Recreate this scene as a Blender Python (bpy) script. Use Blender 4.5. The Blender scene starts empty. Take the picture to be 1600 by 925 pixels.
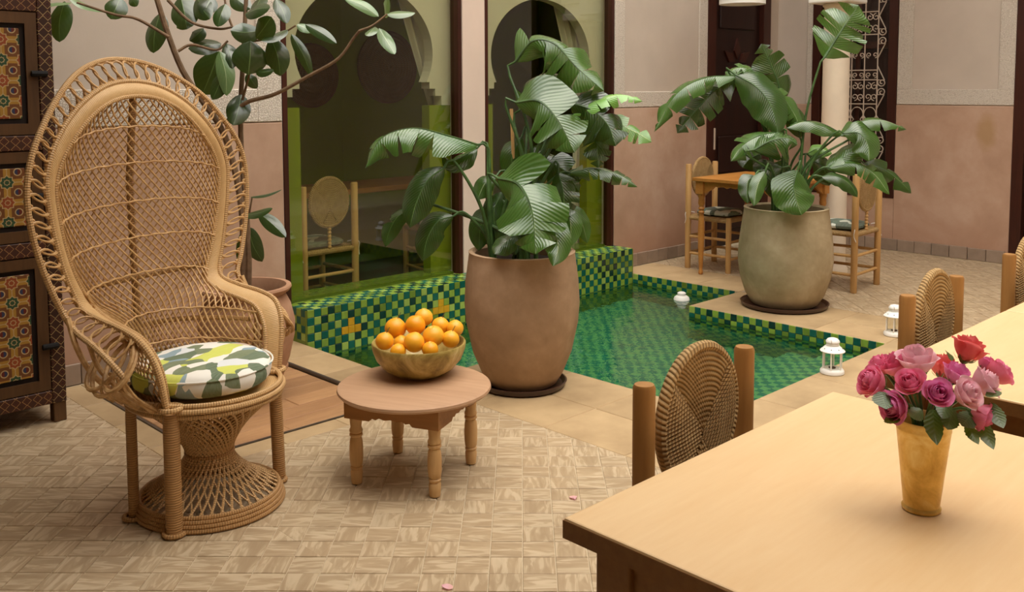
import bpy, bmesh, math, random
from mathutils import Vector, Matrix
random.seed(7)
R = math.radians
scene = bpy.context.scene
COL = scene.collection

# ---------------------------------------------------------------- camera
FPX, PY0, CAM_H = 1483.38, 254.865, 1.5            # focal length (px), principal row, eye height
YAW, PITCH, ROLL = R(45.59035), R(4.50003), R(-0.16321)
FW = Vector((math.cos(YAW) * math.cos(PITCH), math.sin(YAW) * math.cos(PITCH), -math.sin(PITCH)))
_r = Vector((math.sin(YAW), -math.cos(YAW), 0)); _u = _r.cross(FW)
RT = math.cos(ROLL) * _r + math.sin(ROLL) * _u
UP = -math.sin(ROLL) * _r + math.cos(ROLL) * _u
CAMP = Vector((0, 0, CAM_H))
cd = bpy.data.cameras.new('camera'); cam = bpy.data.objects.new('camera', cd); COL.objects.link(cam)
cam.matrix_world = Matrix(((RT.x, UP.x, -FW.x, 0), (RT.y, UP.y, -FW.y, 0), (RT.z, UP.z, -FW.z, CAM_H), (0, 0, 0, 1)))
cd.sensor_fit = 'HORIZONTAL'; cd.sensor_width = 36; cd.lens = 36 * FPX / 1600
cd.shift_y = -(462.5 - PY0) / 1600; cd.clip_start = 0.02
scene.camera = cam

# ---------------------------------------------------------------- light: overcast daylight falling into the open courtyard
w = bpy.data.worlds.new('overcast_sky'); scene.world = w; w.use_nodes = True
bg = w.node_tree.nodes['Background']; bg.inputs[0].default_value = (1.0, 0.965, 0.925, 1); bg.inputs[1].default_value = 2.7
sd = bpy.data.lights.new('soft_sun', 'SUN'); sd.energy = 1.2; sd.angle = R(45); sd.color = (1.0, 0.90, 0.76)
so = bpy.data.objects.new('soft_sun', sd); COL.objects.link(so)
so.rotation_euler = Vector((0.06, 0.20, -1.0)).to_track_quat('-Z', 'Y').to_euler()
vs = scene.view_settings
vs.view_transform = 'Standard'; vs.look = 'None'; vs.exposure = 0.36; vs.gamma = 1.0; vs.use_curve_mapping = False

def ray(x, y): return FW + RT * ((x - 800) / FPX) - UP * ((y - PY0) / FPX)
def atD(x, y, D): return CAMP + ray(x, y) * D
def atZ(x, y, z): d = ray(x, y); return CAMP + d * ((z - CAM_H) / d.z)
def atY(x, y, Y): d = ray(x, y); return CAMP + d * (Y / d.y)
def atX(x, y, X): d = ray(x, y); return CAMP + d * (X / d.x)
def proj(p):
    v = Vector(p) - CAMP; D = v.dot(FW)
    return 800 + FPX * v.dot(RT) / D, PY0 - FPX * v.dot(UP) / D, D

# ---------------------------------------------------------------- mesh helpers
def crom(pts, n):
    """smooth curve through points, n samples"""
    P = [Vector(p) for p in pts]
    if len(P) == 2: return [P[0].lerp(P[1], i / (n - 1)) for i in range(n)]
    E = [P[0] * 2 - P[1]] + P + [P[-1] * 2 - P[-2]]
    L = [0]
    for a, b in zip(P, P[1:]): L.append(L[-1] + (b - a).length)
    out = []
    for i in range(n):
        s = L[-1] * i / (n - 1); k = 0
        while k < len(P) - 2 and s > L[k + 1]: k += 1
        t = (s - L[k]) / max(1e-9, L[k + 1] - L[k])
        a, b, c, d = E[k], E[k + 1], E[k + 2], E[k + 3]
        out.append(0.5 * (2 * b + (c - a) * t + (2 * a - 5 * b + 4 * c - d) * t * t + (3 * b - a - 3 * c + d) * t ** 3))
    return out

class MB:
    def __init__(s): s.v = []; s.f = []; s.uv = []; s.mi = []
    def add(s, vs, fs, uvs=None, mi=0):
        o = len(s.v); s.v += [tuple(p) for p in vs]
        for k, f in enumerate(fs):
            s.f.append([i + o for i in f]); s.mi.append(mi)
            s.uv.append([uvs[i] for i in f] if uvs else [(0, 0)] * len(f))
        return s
    def tube(s, pts, r, sides=6, closed=False, cap=True, mi=0):
        P = [Vector(p) for p in pts]; n = len(P)
        rr = r if isinstance(r, (list, tuple)) else [r] * n
        tg = []
        for i in range(n):
            a = P[(i - 1) % n] if closed or i else P[0]; b = P[(i + 1) % n] if closed or i < n - 1 else P[-1]
            d = b - a; tg.append(d.normalized() if d.length > 1e-9 else Vector((0, 0, 1)))
        ref = Vector((0, 0, 1)) if abs(tg[0].z) < .9 else Vector((1, 0, 0))
        nx = tg[0].cross(ref).normalized()
        V = []; UVs = []; L = 0; rows = n + (1 if closed else 0)
        for i in range(rows):
            k = i % n
            if i: L += (P[k] - P[(i - 1) % n]).length
            t = tg[k]; nx = (nx - t * nx.dot(t)); nx = nx.normalized() if nx.length > 1e-6 else t.orthogonal().normalized()
            ny = t.cross(nx)
            for j in range(sides + 1):
                a = 2 * math.pi * j / sides
                V.append(P[k] + (nx * math.cos(a) + ny * math.sin(a)) * rr[k]); UVs.append((L, j / sides))
        F = []
        S1 = sides + 1
        for i in range(rows - 1):
            for j in range(sides): F.append((i * S1 + j, i * S1 + j + 1, (i + 1) * S1 + j + 1, (i + 1) * S1 + j))
        if cap and not closed:
            F.append(tuple(range(sides - 1, -1, -1))); F.append(tuple((rows - 1) * S1 + j for j in range(sides)))
        return s.add(V, F, UVs, mi)
    def lathe(s, prof, seg=24, c=(0, 0, 0), mi=0, cap=True):
        V = []; UVs = []; F = []; cx, cy, cz = c; L = 0
        for i, (r, z) in enumerate(prof):
            if i: L += math.hypot(r - prof[i - 1][0], z - prof[i - 1][1])
            for j in range(seg + 1):
                a = 2 * math.pi * j / seg
                V.append((cx + r * math.cos(a), cy + r * math.sin(a), cz + z)); UVs.append((L, j / seg))
        S1 = seg + 1
        for i in range(len(prof) - 1):
            for j in range(seg): F.append((i * S1 + j, i * S1 + j + 1, (i + 1) * S1 + j + 1, (i + 1) * S1 + j))
        if cap:
            if prof[0][0] > 1e-5: F.append(tuple(range(seg - 1, -1, -1)))
            if prof[-1][0] > 1e-5: F.append(tuple((len(prof) - 1) * S1 + j for j in range(seg)))
        return s.add(V, F, UVs, mi)
    def box(s, x0, x1, y0, y1, z0, z1, mi=0):
        V = [(x, y, z) for z in (z0, z1) for y in (y0, y1) for x in (x0, x1)]
        F = [(0, 2, 3, 1), (4, 5, 7, 6), (0, 1, 5, 4), (2, 6, 7, 3), (0, 4, 6, 2), (1, 3, 7, 5)]
        return s.add(V, F, None, mi)
    def prism(s, poly, a0, a1, axis='z', mi=0):
        """polygon (2-tuples) extruded: axis z -> (x,y); y -> (x,z); x -> (y,z)"""
        def mk(p, a): return (p[0], p[1], a) if axis == 'z' else (p[0], a, p[1]) if axis == 'y' else (a, p[0], p[1])
        n = len(poly); V = [mk(p, a0) for p in poly] + [mk(p, a1) for p in poly]
        F = [tuple(range(n - 1, -1, -1)), tuple(range(n, 2 * n))] + [(i, (i + 1) % n, n + (i + 1) % n, n + i) for i in range(n)]
        return s.add(V, F, None, mi)
    def grid(s, fn, nu, nv, mi=0, uvf=None):
        V = []; UVs = []; F = []
        for i in range(nu + 1):
            for j in range(nv + 1):
                u, v = i / nu, j / nv; V.append(fn(u, v)); UVs.append(uvf(u, v) if uvf else (u, v))
        for i in range(nu):
            for j in range(nv):
                a = i * (nv + 1) + j; F.append((a, a + 1, a + nv + 2, a + nv + 1))
        return s.add(V, F, UVs, mi)
    def mesh(s, name, mats, smooth=True, bevel=0, weld=False, ox=None, fix=False, bseg=2):
        me = bpy.data.meshes.new(name)
        V = s.v if ox is None else [(p[0] - ox[0], p[1] - ox[1], p[2] - ox[2]) for p in s.v]
        me.from_pydata(V, [], s.f)
        uvl = me.uv_layers.new(name='UVMap'); flat = []
        for u in s.uv:
            for a in u: flat += [a[0], a[1]]
        uvl.data.foreach_set('uv', flat)
        mats = mats if isinstance(mats, (list, tuple)) else [mats]
        for m in mats: me.materials.append(m)
        if len(mats) > 1: me.polygons.foreach_set('material_index', s.mi)
        if bevel or weld or fix:
            bm = bmesh.new(); bm.from_mesh(me)
            if weld: bmesh.ops.remove_doubles(bm, verts=bm.verts, dist=1e-5)
            if fix: bmesh.ops.recalc_face_normals(bm, faces=bm.faces)
            if bevel:
                ed = [e for e in bm.edges if len(e.link_faces) == 2 and e.calc_face_angle(0) > .6]
                bmesh.ops.bevel(bm, geom=ed, offset=bevel, segments=bseg, profile=.5, affect='EDGES')
            bm.to_mesh(me); bm.free()
        me.polygons.foreach_set('use_smooth', [smooth] * len(me.polygons))
        if smooth:
            try: me.set_sharp_from_angle(angle=R(42))
            except Exception: pass
        me.update(); return me
    def build(s, name, mats, parent=None, **k):
        return obj(name, s.mesh(name, mats, **k), parent)

def obj(name, me, parent=None, loc=None, mat=None):
    o = bpy.data.objects.new(name, me); COL.objects.link(o)
    if parent: o.parent = parent
    if loc is not None: o.location = loc
    if mat is not None: o.matrix_local = mat
    return o
def tag(o, label, cat, group=None, kind=None):
    o['label'] = label; o['category'] = cat
    if group: o['group'] = group
    if kind: o['kind'] = kind
    return o
def thing(name, label, cat, loc=(0, 0, 0), rz=0, group=None, kind=None):
    o = bpy.data.objects.new(name, None); COL.objects.link(o); o.empty_display_size = .05
    o.location = loc; o.rotation_euler = (0, 0, rz)
    return tag(o, label, cat, group, kind)
def structure(o): o['kind'] = 'structure'; return o
def copy_tree(o, parent=None):
    c = o.copy(); COL.objects.link(c); c.parent = parent
    for ch in list(o.children): copy_tree(ch, c)
    return c

# ---------------------------------------------------------------- material helpers
def lin(h):
    c = [int(h[i:i + 2], 16) / 255 for i in (0, 2, 4)]
    return tuple((x / 12.92 if x <= .04045 else ((x + .055) / 1.055) ** 2.4) for x in c) + (1,)
class NT:
    def __init__(s, name):
        s.m = bpy.data.materials.new(name); s.m.use_nodes = True; s.t = s.m.node_tree
        s.b = s.t.nodes['Principled BSDF']; s.out = s.t.nodes['Material Output']
    def n(s, typ, **kw):
        nd = s.t.nodes.new(typ)
        for k, v in kw.items():
            if k.startswith('i_'):
                k2 = k[2:]; nd.inputs[int(k2) if k2.isdigit() else k2.replace('_', ' ')].default_value = v
            else: setattr(nd, k, v)
        return nd
    def l(s, a, b): s.t.links.new(a, b)
    def math(s, op, a, b=None, c=None):
        nd = s.n('ShaderNodeMath', operation=op)
        for i, x in enumerate((a, b, c)):
            if x is None: continue
            if hasattr(x, 'links') or hasattr(x, 'is_linked'): s.l(x, nd.inputs[i])
            else: nd.inputs[i].default_value = x
        return nd.outputs[0]
    def ramp(s, fac, stops, interp='LINEAR'):
        r = s.n('ShaderNodeValToRGB'); r.color_ramp.interpolation = interp
        e = r.color_ramp.elements
        while len(e) < len(stops): e.new(.5)
        for k, (p, c) in enumerate(stops): e[k].position = p; e[k].color = c if len(c) == 4 else (*c, 1)
        s.l(fac, r.inputs[0]); return r.outputs[0]
    def mix(s, fac, a, b, mode='MIX'):
        m = s.n('ShaderNodeMix', data_type='RGBA', blend_type=mode)
        for i, x in ((0, fac), (6, a), (7, b)):
            if hasattr(x, 'is_linked'): s.l(x, m.inputs[i])
            else: m.inputs[i].default_value = x
        return m.outputs[2]
    def coord(s, kind='Object', scale=(1, 1, 1), rot=(0, 0, 0), off=None):
        tc = s.n('ShaderNodeTexCoord'); mp = s.n('ShaderNodeMapping'); mp.inputs['Scale'].default_value = scale; mp.inputs['Rotation'].default_value = rot
        s.l(tc.outputs[kind], mp.inputs[0])
        if off is not None: s.l(off, mp.inputs['Location'])
        return mp.outputs[0]
    def noise(s, vec, scale=5, detail=4, rough=.55, dist=0):
        nd = s.n('ShaderNodeTexNoise'); nd.inputs['Scale'].default_value = scale; nd.inputs['Detail'].default_value = detail
        nd.inputs['Roughness'].default_value = rough; nd.inputs['Distortion'].default_value = dist
        s.l(vec, nd.inputs['Vector']); return nd.outputs[0]
    def bump(s, h, strength=.3, dist=.01):
        b = s.n('ShaderNodeBump'); b.inputs['Strength'].default_value = strength; b.inputs['Distance'].default_value = dist
        s.l(h, b.inputs['Height']); s.l(b.outputs[0], s.b.inputs['Normal'])
    def done(s, color=None, rough=.6, metal=0, spec=.5, **kw):
        if color is not None:
            if hasattr(color, 'is_linked'): s.l(color, s.b.inputs['Base Color'])
            else: s.b.inputs['Base Color'].default_value = color
        if hasattr(rough, 'is_linked'): s.l(rough, s.b.inputs['Roughness'])
        else: s.b.inputs['Roughness'].default_value = rough
        s.b.inputs['Metallic'].default_value = metal; s.b.inputs['Specular IOR Level'].default_value = spec
        for k, v in kw.items(): s.b.inputs[k.replace('_', ' ')].default_value = v
        return s.m
def plain(name, h, rough=.6, var=.12, scale=12, metal=0, spec=.4, bump=.0, bscale=60, stretch=(1, 1, 1), h2=None, rnd=0, lo=.3, hi=.7):
    t = NT(name); c1 = lin(h)
    c2 = lin(h2) if h2 else tuple(x * (1 - var * 2) for x in c1[:3]) + (1,)
    off = None
    if rnd:
        oi = t.n('ShaderNodeObjectInfo'); off = t.math('MULTIPLY', oi.outputs['Random'], 37.0)
    v = t.coord('Object', stretch, off=off)
    col = t.ramp(t.noise(v, scale, 5), [(lo, c2), (hi, c1)])
    if rnd:
        hsv = t.n('ShaderNodeHueSaturation'); t.l(col, hsv.inputs['Color'])
        t.l(t.math('MULTIPLY_ADD', oi.outputs['Random'], rnd, 1 - rnd / 2), hsv.inputs['Value']); col = hsv.outputs[0]
    if bump: t.bump(t.noise(v, bscale, 4), bump, .004)
    return t.done(col, rough, metal, spec)
def wood(name, light, dark, axis='X', scale=6, rough=.5, grain=14, bump=.08, rnd=0.0, spec=.4, lo=.25, hi=.75):
    t = NT(name); st = {'X': (.12, 1, 1), 'Y': (1, .12, 1), 'Z': (1, 1, .12)}[axis]
    off = None
    if rnd:
        oi = t.n('ShaderNodeObjectInfo'); off = t.math('MULTIPLY', oi.outputs['Random'], 23.0)
    v = t.coord('Object', st, off=off)
    n1 = t.noise(v, scale, 6, .6, .6); n2 = t.noise(v, grain * 4, 3, .6)
    h = t.math('MULTIPLY_ADD', n2, .35, t.math('MULTIPLY', n1, .65))
    col = t.ramp(h, [(lo, lin(dark)), (hi, lin(light))])
    if rnd:
        hsv = t.n('ShaderNodeHueSaturation'); t.l(col, hsv.inputs['Color'])
        t.l(t.math('MULTIPLY_ADD', oi.outputs['Random'], rnd, 1 - rnd / 2), hsv.inputs['Value']); col = hsv.outputs[0]
    t.bump(h, bump, .004)
    return t.done(col, rough, 0, spec)
def wrapped(name, light, dark, freq=190, rough=.5, bump=.5, groove=.55):
    """cane wound round a core: fine rings across the length of a tube (UV.x = metres)"""
    t = NT(name); tc = t.n('ShaderNodeTexCoord'); sp = t.n('ShaderNodeSeparateXYZ'); t.l(tc.outputs['UV'], sp.inputs[0])
    s_ = t.math('ABSOLUTE', t.math('SINE', t.math('MULTIPLY', sp.outputs[0], freq * math.pi)))
    nv = t.noise(t.coord('Object'), 14, 4); nf = t.noise(t.coord('Object'), 160, 2)
    c = t.mix(t.math('MULTIPLY_ADD', nf, .4, t.math('MULTIPLY', nv, .6)), lin(dark), lin(light))
    c = t.mix(t.math('MULTIPLY', t.math('SUBTRACT', 1.0, s_), groove), c, tuple(x * .42 for x in lin(dark)[:3]) + (1,))
    t.bump(s_, bump, .003); return t.done(c, rough, 0, .4)
def rope(name, light, dark, freq=110, rough=.75):
    t = NT(name); tc = t.n('ShaderNodeTexCoord'); sp = t.n('ShaderNodeSeparateXYZ'); t.l(tc.outputs['UV'], sp.inputs[0])
    ph = t.math('MULTIPLY_ADD', sp.outputs[1], 2.0, t.math('MULTIPLY', sp.outputs[0], freq))
    s_ = t.math('ABSOLUTE', t.math('SINE', t.math('MULTIPLY', ph, math.pi)))
    nv = t.noise(t.coord('Object'), 30, 4)
    c = t.mix(nv, lin(dark), lin(light))
    c = t.mix(t.math('MULTIPLY', t.math('SUBTRACT', 1.0, s_), .7), c, tuple(x * .4 for x in lin(dark)[:3]) + (1,))
    t.bump(s_, .8, .004); return t.done(c, rough, 0, .25)
# ================================================================ materials
MT = {}
MT['plaster'] = plain('upper_plaster', 'CDBFB0', .9, .05, 3, bump=.06, bscale=90)
def pink():
    t = NT('pink_tadelakt'); v = t.coord('Object')
    n1 = t.noise(v, 1.3, 6, .6, .4); n2 = t.noise(v, 5, 5, .6)
    c = t.ramp(t.math('MULTIPLY_ADD', n2, .3, t.math('MULTIPLY', n1, .7)), [(.3, lin('AA8870')), (.5, lin('BF9D85')), (.72, lin('D1B5A0'))])
    sp = t.n('ShaderNodeSeparateXYZ'); t.l(t.n('ShaderNodeTexCoord').outputs['Object'], sp.inputs[0])
    damp = t.math('MULTIPLY', t.math('MULTIPLY', t.math('MINIMUM', t.math('MAXIMUM', t.math('MULTIPLY', t.math('SUBTRACT', .72, t.math('ADD', sp.outputs[2], t.math('MULTIPLY', n1, .6))), 3.0), 0.0), 1.0), n2), .8)
    c = t.mix(damp, c, lin('A67A60'))
    vs_ = t.n('ShaderNodeVectorMath', operation='DISTANCE'); t.l(t.coord('Object', (1, 1.5, .8)), vs_.inputs[0]); vs_.inputs[1].default_value = (8.588, 2.96 * 1.5, 1.12 * .8)
    st_ = t.math('MINIMUM', t.math('MAXIMUM', t.math('MULTIPLY', t.math('SUBTRACT', .21, t.math('ADD', vs_.outputs['Value'], t.math('MULTIPLY', n2, .12))), 12.0), 0.0), 1.0)
    c = t.mix(t.math('MULTIPLY', st_, .55), c, lin('A6834E'))
    t.bump(n2, .05, .01); return t.done(c, .7, 0, .35)
MT['pink'] = pink()
def carved():
    t = NT('carved_plaster'); v = t.coord('Object')
    vo = t.n('ShaderNodeTexVoronoi', feature='DISTANCE_TO_EDGE'); vo.inputs['Scale'].default_value = 75; t.l(v, vo.inputs['Vector'])
    s_ = t.ramp(vo.outputs['Distance'], [(.02, (0, 0, 0, 1)), (.16, (1, 1, 1, 1))])
    c = t.mix(s_, lin('CBBFB0'), lin('E0D6C8')); t.bump(s_, .8, .003); return t.done(c, .9, 0, .2)
MT['carved'] = carved()
MT['pillar'] = plain('pale_pink_plaster', 'E3CDBD', .85, .04, 3)
MT['grout'] = plain('floor_grout', 'DCCBAC', .9, .12, 20)
def floor_tile():
    t = NT('streaky_clay_tile'); oi = t.n('ShaderNodeObjectInfo'); tc = t.n('ShaderNodeTexCoord')
    off = t.math('MULTIPLY', oi.outputs['Random'], 61.0)
    mp = t.n('ShaderNodeMapping'); t.l(tc.outputs['UV'], mp.inputs[0]); t.l(off, mp.inputs['Location']); mp.inputs['Scale'].default_value = (7, 34, 1)
    n1 = t.noise(mp.outputs[0], 1.0, 2, .5, 1.2); nb = t.noise(mp.outputs[0], .22, 2, .5)
    c = t.ramp(n1, [(.34, lin('A68F70')), (.5, lin('AF997A')), (.57, lin('BFAB8C')), (.74, lin('C7B395'))])
    hsv = t.n('ShaderNodeHueSaturation'); t.l(c, hsv.inputs['Color'])
    t.l(t.math('MULTIPLY_ADD', nb, .36, .84), hsv.inputs['Value'])
    t.bump(n1, .1, .004); r = t.math('MULTIPLY_ADD', n1, -.25, .5)
    return t.done(hsv.outputs[0], r, 0, .45)
MT['ftile'] = floor_tile()
MT['coping'] = plain('sandstone_slab', 'BFA47C', .6, .1, 4, bump=.06, bscale=120, rnd=.14, h2='A48A66')
MT['base_tile'] = plain('grey_brown_skirting_tile', 'A08B78', .6, .12, 9, rnd=.22, bump=.05)
MT['deck'] = wood('weathered_deck_wood', 'BE9468', '8E6544', 'X', 9, .55, 20, .15, rnd=.25)
MT['metal_edge'] = plain('dull_metal_strip', '6E665C', .4, .1, 20, metal=.7)
for k, h in (('lime', '8DA83E'), ('lime2', 'A3BA55'), ('olive', '71892F'), ('teal', '0F5A4C'), ('teal2', '156052'), ('dark', '0B3730'), ('gold', 'E0A81C')):
    MT[k] = plain('glazed_' + k, h, .22, .08, 30, spec=.5, rnd=.12)
TILE_L = [MT['lime'], MT['lime'], MT['lime2'], MT['olive']]; TILE_D = [MT['teal'], MT['teal2'], MT['dark'], MT['teal']]
def basin():
    t = NT('underwater_checker_tile'); g = t.n('ShaderNodeNewGeometry'); mp = t.n('ShaderNodeMapping'); mp.inputs['Location'].default_value = (.003, .003, .004)
    t.l(g.outputs['Position'], mp.inputs[0])
    ch = t.n('ShaderNodeTexChecker'); ch.inputs['Scale'].default_value = 1 / .0475; t.l(mp.outputs[0], ch.inputs[0])
    n = t.noise(mp.outputs[0], 9, 3)
    a = t.mix(n, lin('6FA878'), lin('A4CC80')); b = t.mix(n, lin('18705F'), lin('2C9480'))
    return t.done(t.mix(ch.outputs['Fac'], a, b), .4)
MT['basin'] = basin()
def clear(name, tint, ior, rough, base_refl, bump=None, refract=False):
    """thin see-through sheet: tinted straight transmission plus fresnel mirror"""
    t = NT(name); t.t.nodes.remove(t.b)
    tr = t.n('ShaderNodeBsdfRefraction' if refract else 'ShaderNodeBsdfTransparent'); tr.inputs[0].default_value = tint
    if refract: tr.inputs['IOR'].default_value = ior; tr.inputs['Roughness'].default_value = .03
    gl = t.n('ShaderNodeBsdfGlossy'); gl.inputs['Roughness'].default_value = rough; gl.inputs[0].default_value = (1, 1, 1, 1)
    ge = t.n('ShaderNodeNewGeometry'); dt = t.n('ShaderNodeVectorMath', operation='DOT_PRODUCT')
    t.l(ge.outputs['Incoming'], dt.inputs[0]); t.l(ge.outputs['Normal'], dt.inputs[1]); f0 = ((ior - 1) / (ior + 1)) ** 2
    if bump:
        v = t.coord('Object'); b = t.n('ShaderNodeBump'); b.inputs['Strength'].default_value = bump[0]; b.inputs['Distance'].default_value = .02
        t.l(t.noise(v, bump[1], 3, .5, .3), b.inputs['Height']); t.l(b.outputs[0], gl.inputs['Normal'])
        if refract: t.l(b.outputs[0], tr.inputs['Normal'])
        t.l(b.outputs[0], dt.inputs[1])
    mx = t.n('ShaderNodeMixShader'); t.l(t.math('MULTIPLY_ADD', t.math('POWER', t.math('SUBTRACT', 1.0, t.math('MINIMUM', t.math('ABSOLUTE', dt.outputs['Value']), 1.0)), 5.0), 1 - f0, f0 + base_refl), mx.inputs[0]); t.l(tr.outputs[0], mx.inputs[1]); t.l(gl.outputs[0], mx.inputs[2])
    t.l(mx.outputs[0], t.out.inputs[0]); return t.m
MT['glass'] = clear('window_glass', (.74, .76, .60, 1), 1.5, .0, .03)
MT['lamp_glass'] = clear('lantern_glass', (.95, .96, .94, 1), 1.3, .02, .0)
MT['water'] = clear('pool_water', (.62, .90, .80, 1), 1.33, .02, .0, (.35, 9), True)
MT['frame'] = wood('dark_red_wood', '4A2114', '2A100A', 'Z', 8, .4, 14, .06)
MT['door'] = wood('very_dark_carved_wood', '31150E', '180A07', 'Z', 6, .45, 14, .08)
MT['iron'] = plain('cream_painted_iron', 'CDBBA8', .5, .06, 20)
MT['black'] = plain('dark_void', '0C0807', .8, .1, 5)
MT['olive_wall'] = plain('olive_green_paint', '8A9A14', .75, .05, 2)
MT['room_floor'] = wood('dark_room_floor', '5B3A22', '3A2414', 'X', 5, .5)
MT['arch'] = plain('white_arch_plaster', 'E6DFD2', .85, .03, 3)
MT['curtain'] = plain('white_voile', 'EFEAE0', .9, .05, 6)
MT['basket'] = wrapped('woven_palm_disc', '94653E', '603C22', 60, .8)
MT['column'] = plain('ivory_column_plaster', 'E9D9C2', .7, .05, 5)
MT['white'] = plain('white_paint', 'F2EFE8', .45, .02, 8)
MT['cane'] = wrapped('wound_rattan', 'E6C08A', 'BE925C', 120, .45)
MT['cane_band'] = wrapped('wide_wound_rattan', 'EAC892', 'C99C62', 140, .42, .35, .22)
MT['cane_thin'] = plain('split_rattan', 'E2BC86', .5, .2, 40, h2='B0844E')
MT['cane_leg'] = wrapped('wound_rattan_leg', 'D0A46C', 'A47848', 120, .45)
MT['rope'] = rope('twisted_seagrass', 'D9B780', 'A07C4E', 85)
MT['post'] = wood('turned_post_wood', 'BA884C', '84592C', 'Z', 7, .42, 14, .06, rnd=.15)
MT['post_light'] = wood('pale_stick_wood', 'DDB478', 'AE8048', 'Z', 7, .5, 14, .06, rnd=.12)
MT['table_top'] = wood('pale_beech_top', 'F0D0A0', 'E2BA84', 'X', 4, .36, 16, .02, spec=.45)
MT['table_shaded'] = wood('shaded_beech_side', 'A0723F', '784F28', 'X', 5, .45, 14, .04)  # shade on the table sides painted into the brown; legs and aprons share it
MT['far_table'] = wood('honey_pine', 'CC8F48', 'A66C2C', 'X', 6, .45)
MT['low_top'] = wood('rosy_worn_wood', 'C8A280', 'A88262', 'X', 4, .55, 12, .06)
MT['low_apron'] = wood('brown_apron_wood', 'AE7B45', '86592C', 'X', 6, .55)
MT['low_leg'] = wood('pale_turned_leg', 'E6C08A', 'B98E58', 'Z', 6, .5)
def glazed_bowl():
    t = NT('mottled_ochre_glaze'); v = t.coord('Object'); n = t.noise(v, 9, 6, .65, .8)
    c = t.ramp(n, [(.32, lin('6E5C2A')), (.44, lin('9C8644')), (.56, lin('BEA862')), (.7, lin('D8C892'))])
    t.bump(n, .1, .005); return t.done(c, .32, 0, .5)
MT['bowl'] = glazed_bowl()
def orange():
    t = NT('orange_peel'); oi = t.n('ShaderNodeObjectInfo'); v = t.coord('Object')
    c = t.mix(oi.outputs['Random'], lin('F8A818'), lin('FBBC34')); n = t.noise(v, 25, 3); c = t.mix(t.math('MULTIPLY', n, .3), c, lin('EE8E0A'))
    t.bump(t.noise(v, 420, 2), .25, .001); return t.done(c, .36, 0, .5)
MT['orange'] = orange()
MT['twig'] = plain('dry_stem', '6A5526', .8)
def clay(name, a, b, c_):
    t = NT(name); v = t.coord('Object'); n = t.noise(v, 2.6, 6, .62, .7); n2 = t.noise(v, 14, 5, .6)
    c = t.ramp(t.math('MULTIPLY_ADD', n2, .3, t.math('MULTIPLY', n, .7)), [(.3, lin(a)), (.5, lin(b)), (.7, lin(c_))])
    t.bump(n2, .12, .006); return t.done(c, .75, 0, .3)
MT['clay_warm'] = clay('tan_clay', '93775A', 'A98B6D', 'BFA183')
MT['clay_grey'] = clay('sandy_clay', '91805F', 'AA9878', 'C1B092')
MT['clay_pink'] = clay('rosy_clay', '9B7458', 'B98E70', 'CFA88A')
MT['saucer'] = plain('dark_brown_saucer', '4A3226', .35, .15, 12, spec=.5)
MT['soil'] = plain('dark_soil', '2B1D13', .95, .3, 40, bump=.5, bscale=80)
def leafm(name, a, b, rib, veins=26, gloss=.3, bs=.2):
    t = NT(name); tc = t.n('ShaderNodeTexCoord'); sp = t.n('ShaderNodeSeparateXYZ'); t.l(tc.outputs['UV'], sp.inputs[0])
    av = t.math('ABSOLUTE', t.math('SUBTRACT', sp.outputs[1], .5))
    st = t.math('SINE', t.math('MULTIPLY', t.math('SUBTRACT', sp.outputs[0], t.math('MULTIPLY', av, .35)), veins * 2 * math.pi))
    n = t.noise(t.coord('Object'), 9, 4)
    oi = t.n('ShaderNodeObjectInfo')
    c = t.mix(n, lin(a), lin(b))
    hsv = t.n('ShaderNodeHueSaturation'); t.l(c, hsv.inputs['Color']); t.l(t.math('MULTIPLY_ADD', oi.outputs['Random'], .5, .75), hsv.inputs['Value'])
    c = t.mix(t.math('MULTIPLY', t.math('MULTIPLY_ADD', st, .5, .5), .07), hsv.outputs[0], lin(rib))
    c = t.mix(t.math('LESS_THAN', av, .016), c, lin(rib))
    t.bump(st, bs, .003)
    m = t.done(c, gloss, 0, .9, Coat_Weight=.3, Coat_Roughness=.1)
    # thin blade lets some daylight through
    tl = t.n('ShaderNodeBsdfTranslucent'); t.l(t.mix(.5, c, lin('9DB52E')), tl.inputs[0]); mx = t.n('ShaderNodeMixShader'); mx.inputs[0].default_value = .2
    t.l(t.b.outputs[0], mx.inputs[1]); t.l(tl.outputs[0], mx.inputs[2]); t.l(mx.outputs[0], t.out.inputs[0]); return m
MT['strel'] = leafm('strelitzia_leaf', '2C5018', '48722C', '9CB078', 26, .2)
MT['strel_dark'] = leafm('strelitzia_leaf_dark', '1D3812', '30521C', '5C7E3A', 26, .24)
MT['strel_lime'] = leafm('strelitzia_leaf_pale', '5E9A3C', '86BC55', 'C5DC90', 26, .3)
MT['ficus'] = leafm('rubber_leaf', '1B3414', '2C4A20', '64804C', 14, .28, .03)
MT['ficus_pale'] = leafm('rubber_leaf_pale', '4E7245', '76945F', 'B0C292', 14, .3, .03)
MT['stem'] = plain('green_stalk', '4F7038', .45, .2, 20, h2='2E4722')
MT['bark'] = plain('grey_brown_bark', '8A6F54', .85, .2, 30, bump=.3)
def brass():
    t = NT('old_brass'); v = t.coord('Object'); n = t.noise(v, 14, 6, .65, .6)
    c = t.ramp(n, [(.3, lin('BE9442')), (.5, lin('E2BC66')), (.7, lin('F6E2A0'))]); t.bump(t.noise(v, 60, 4), .1, .002)
    return t.done(c, t.math('MULTIPLY_ADD', n, -.2, .42), .45, .5)
MT['brass'] = brass()
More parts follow.
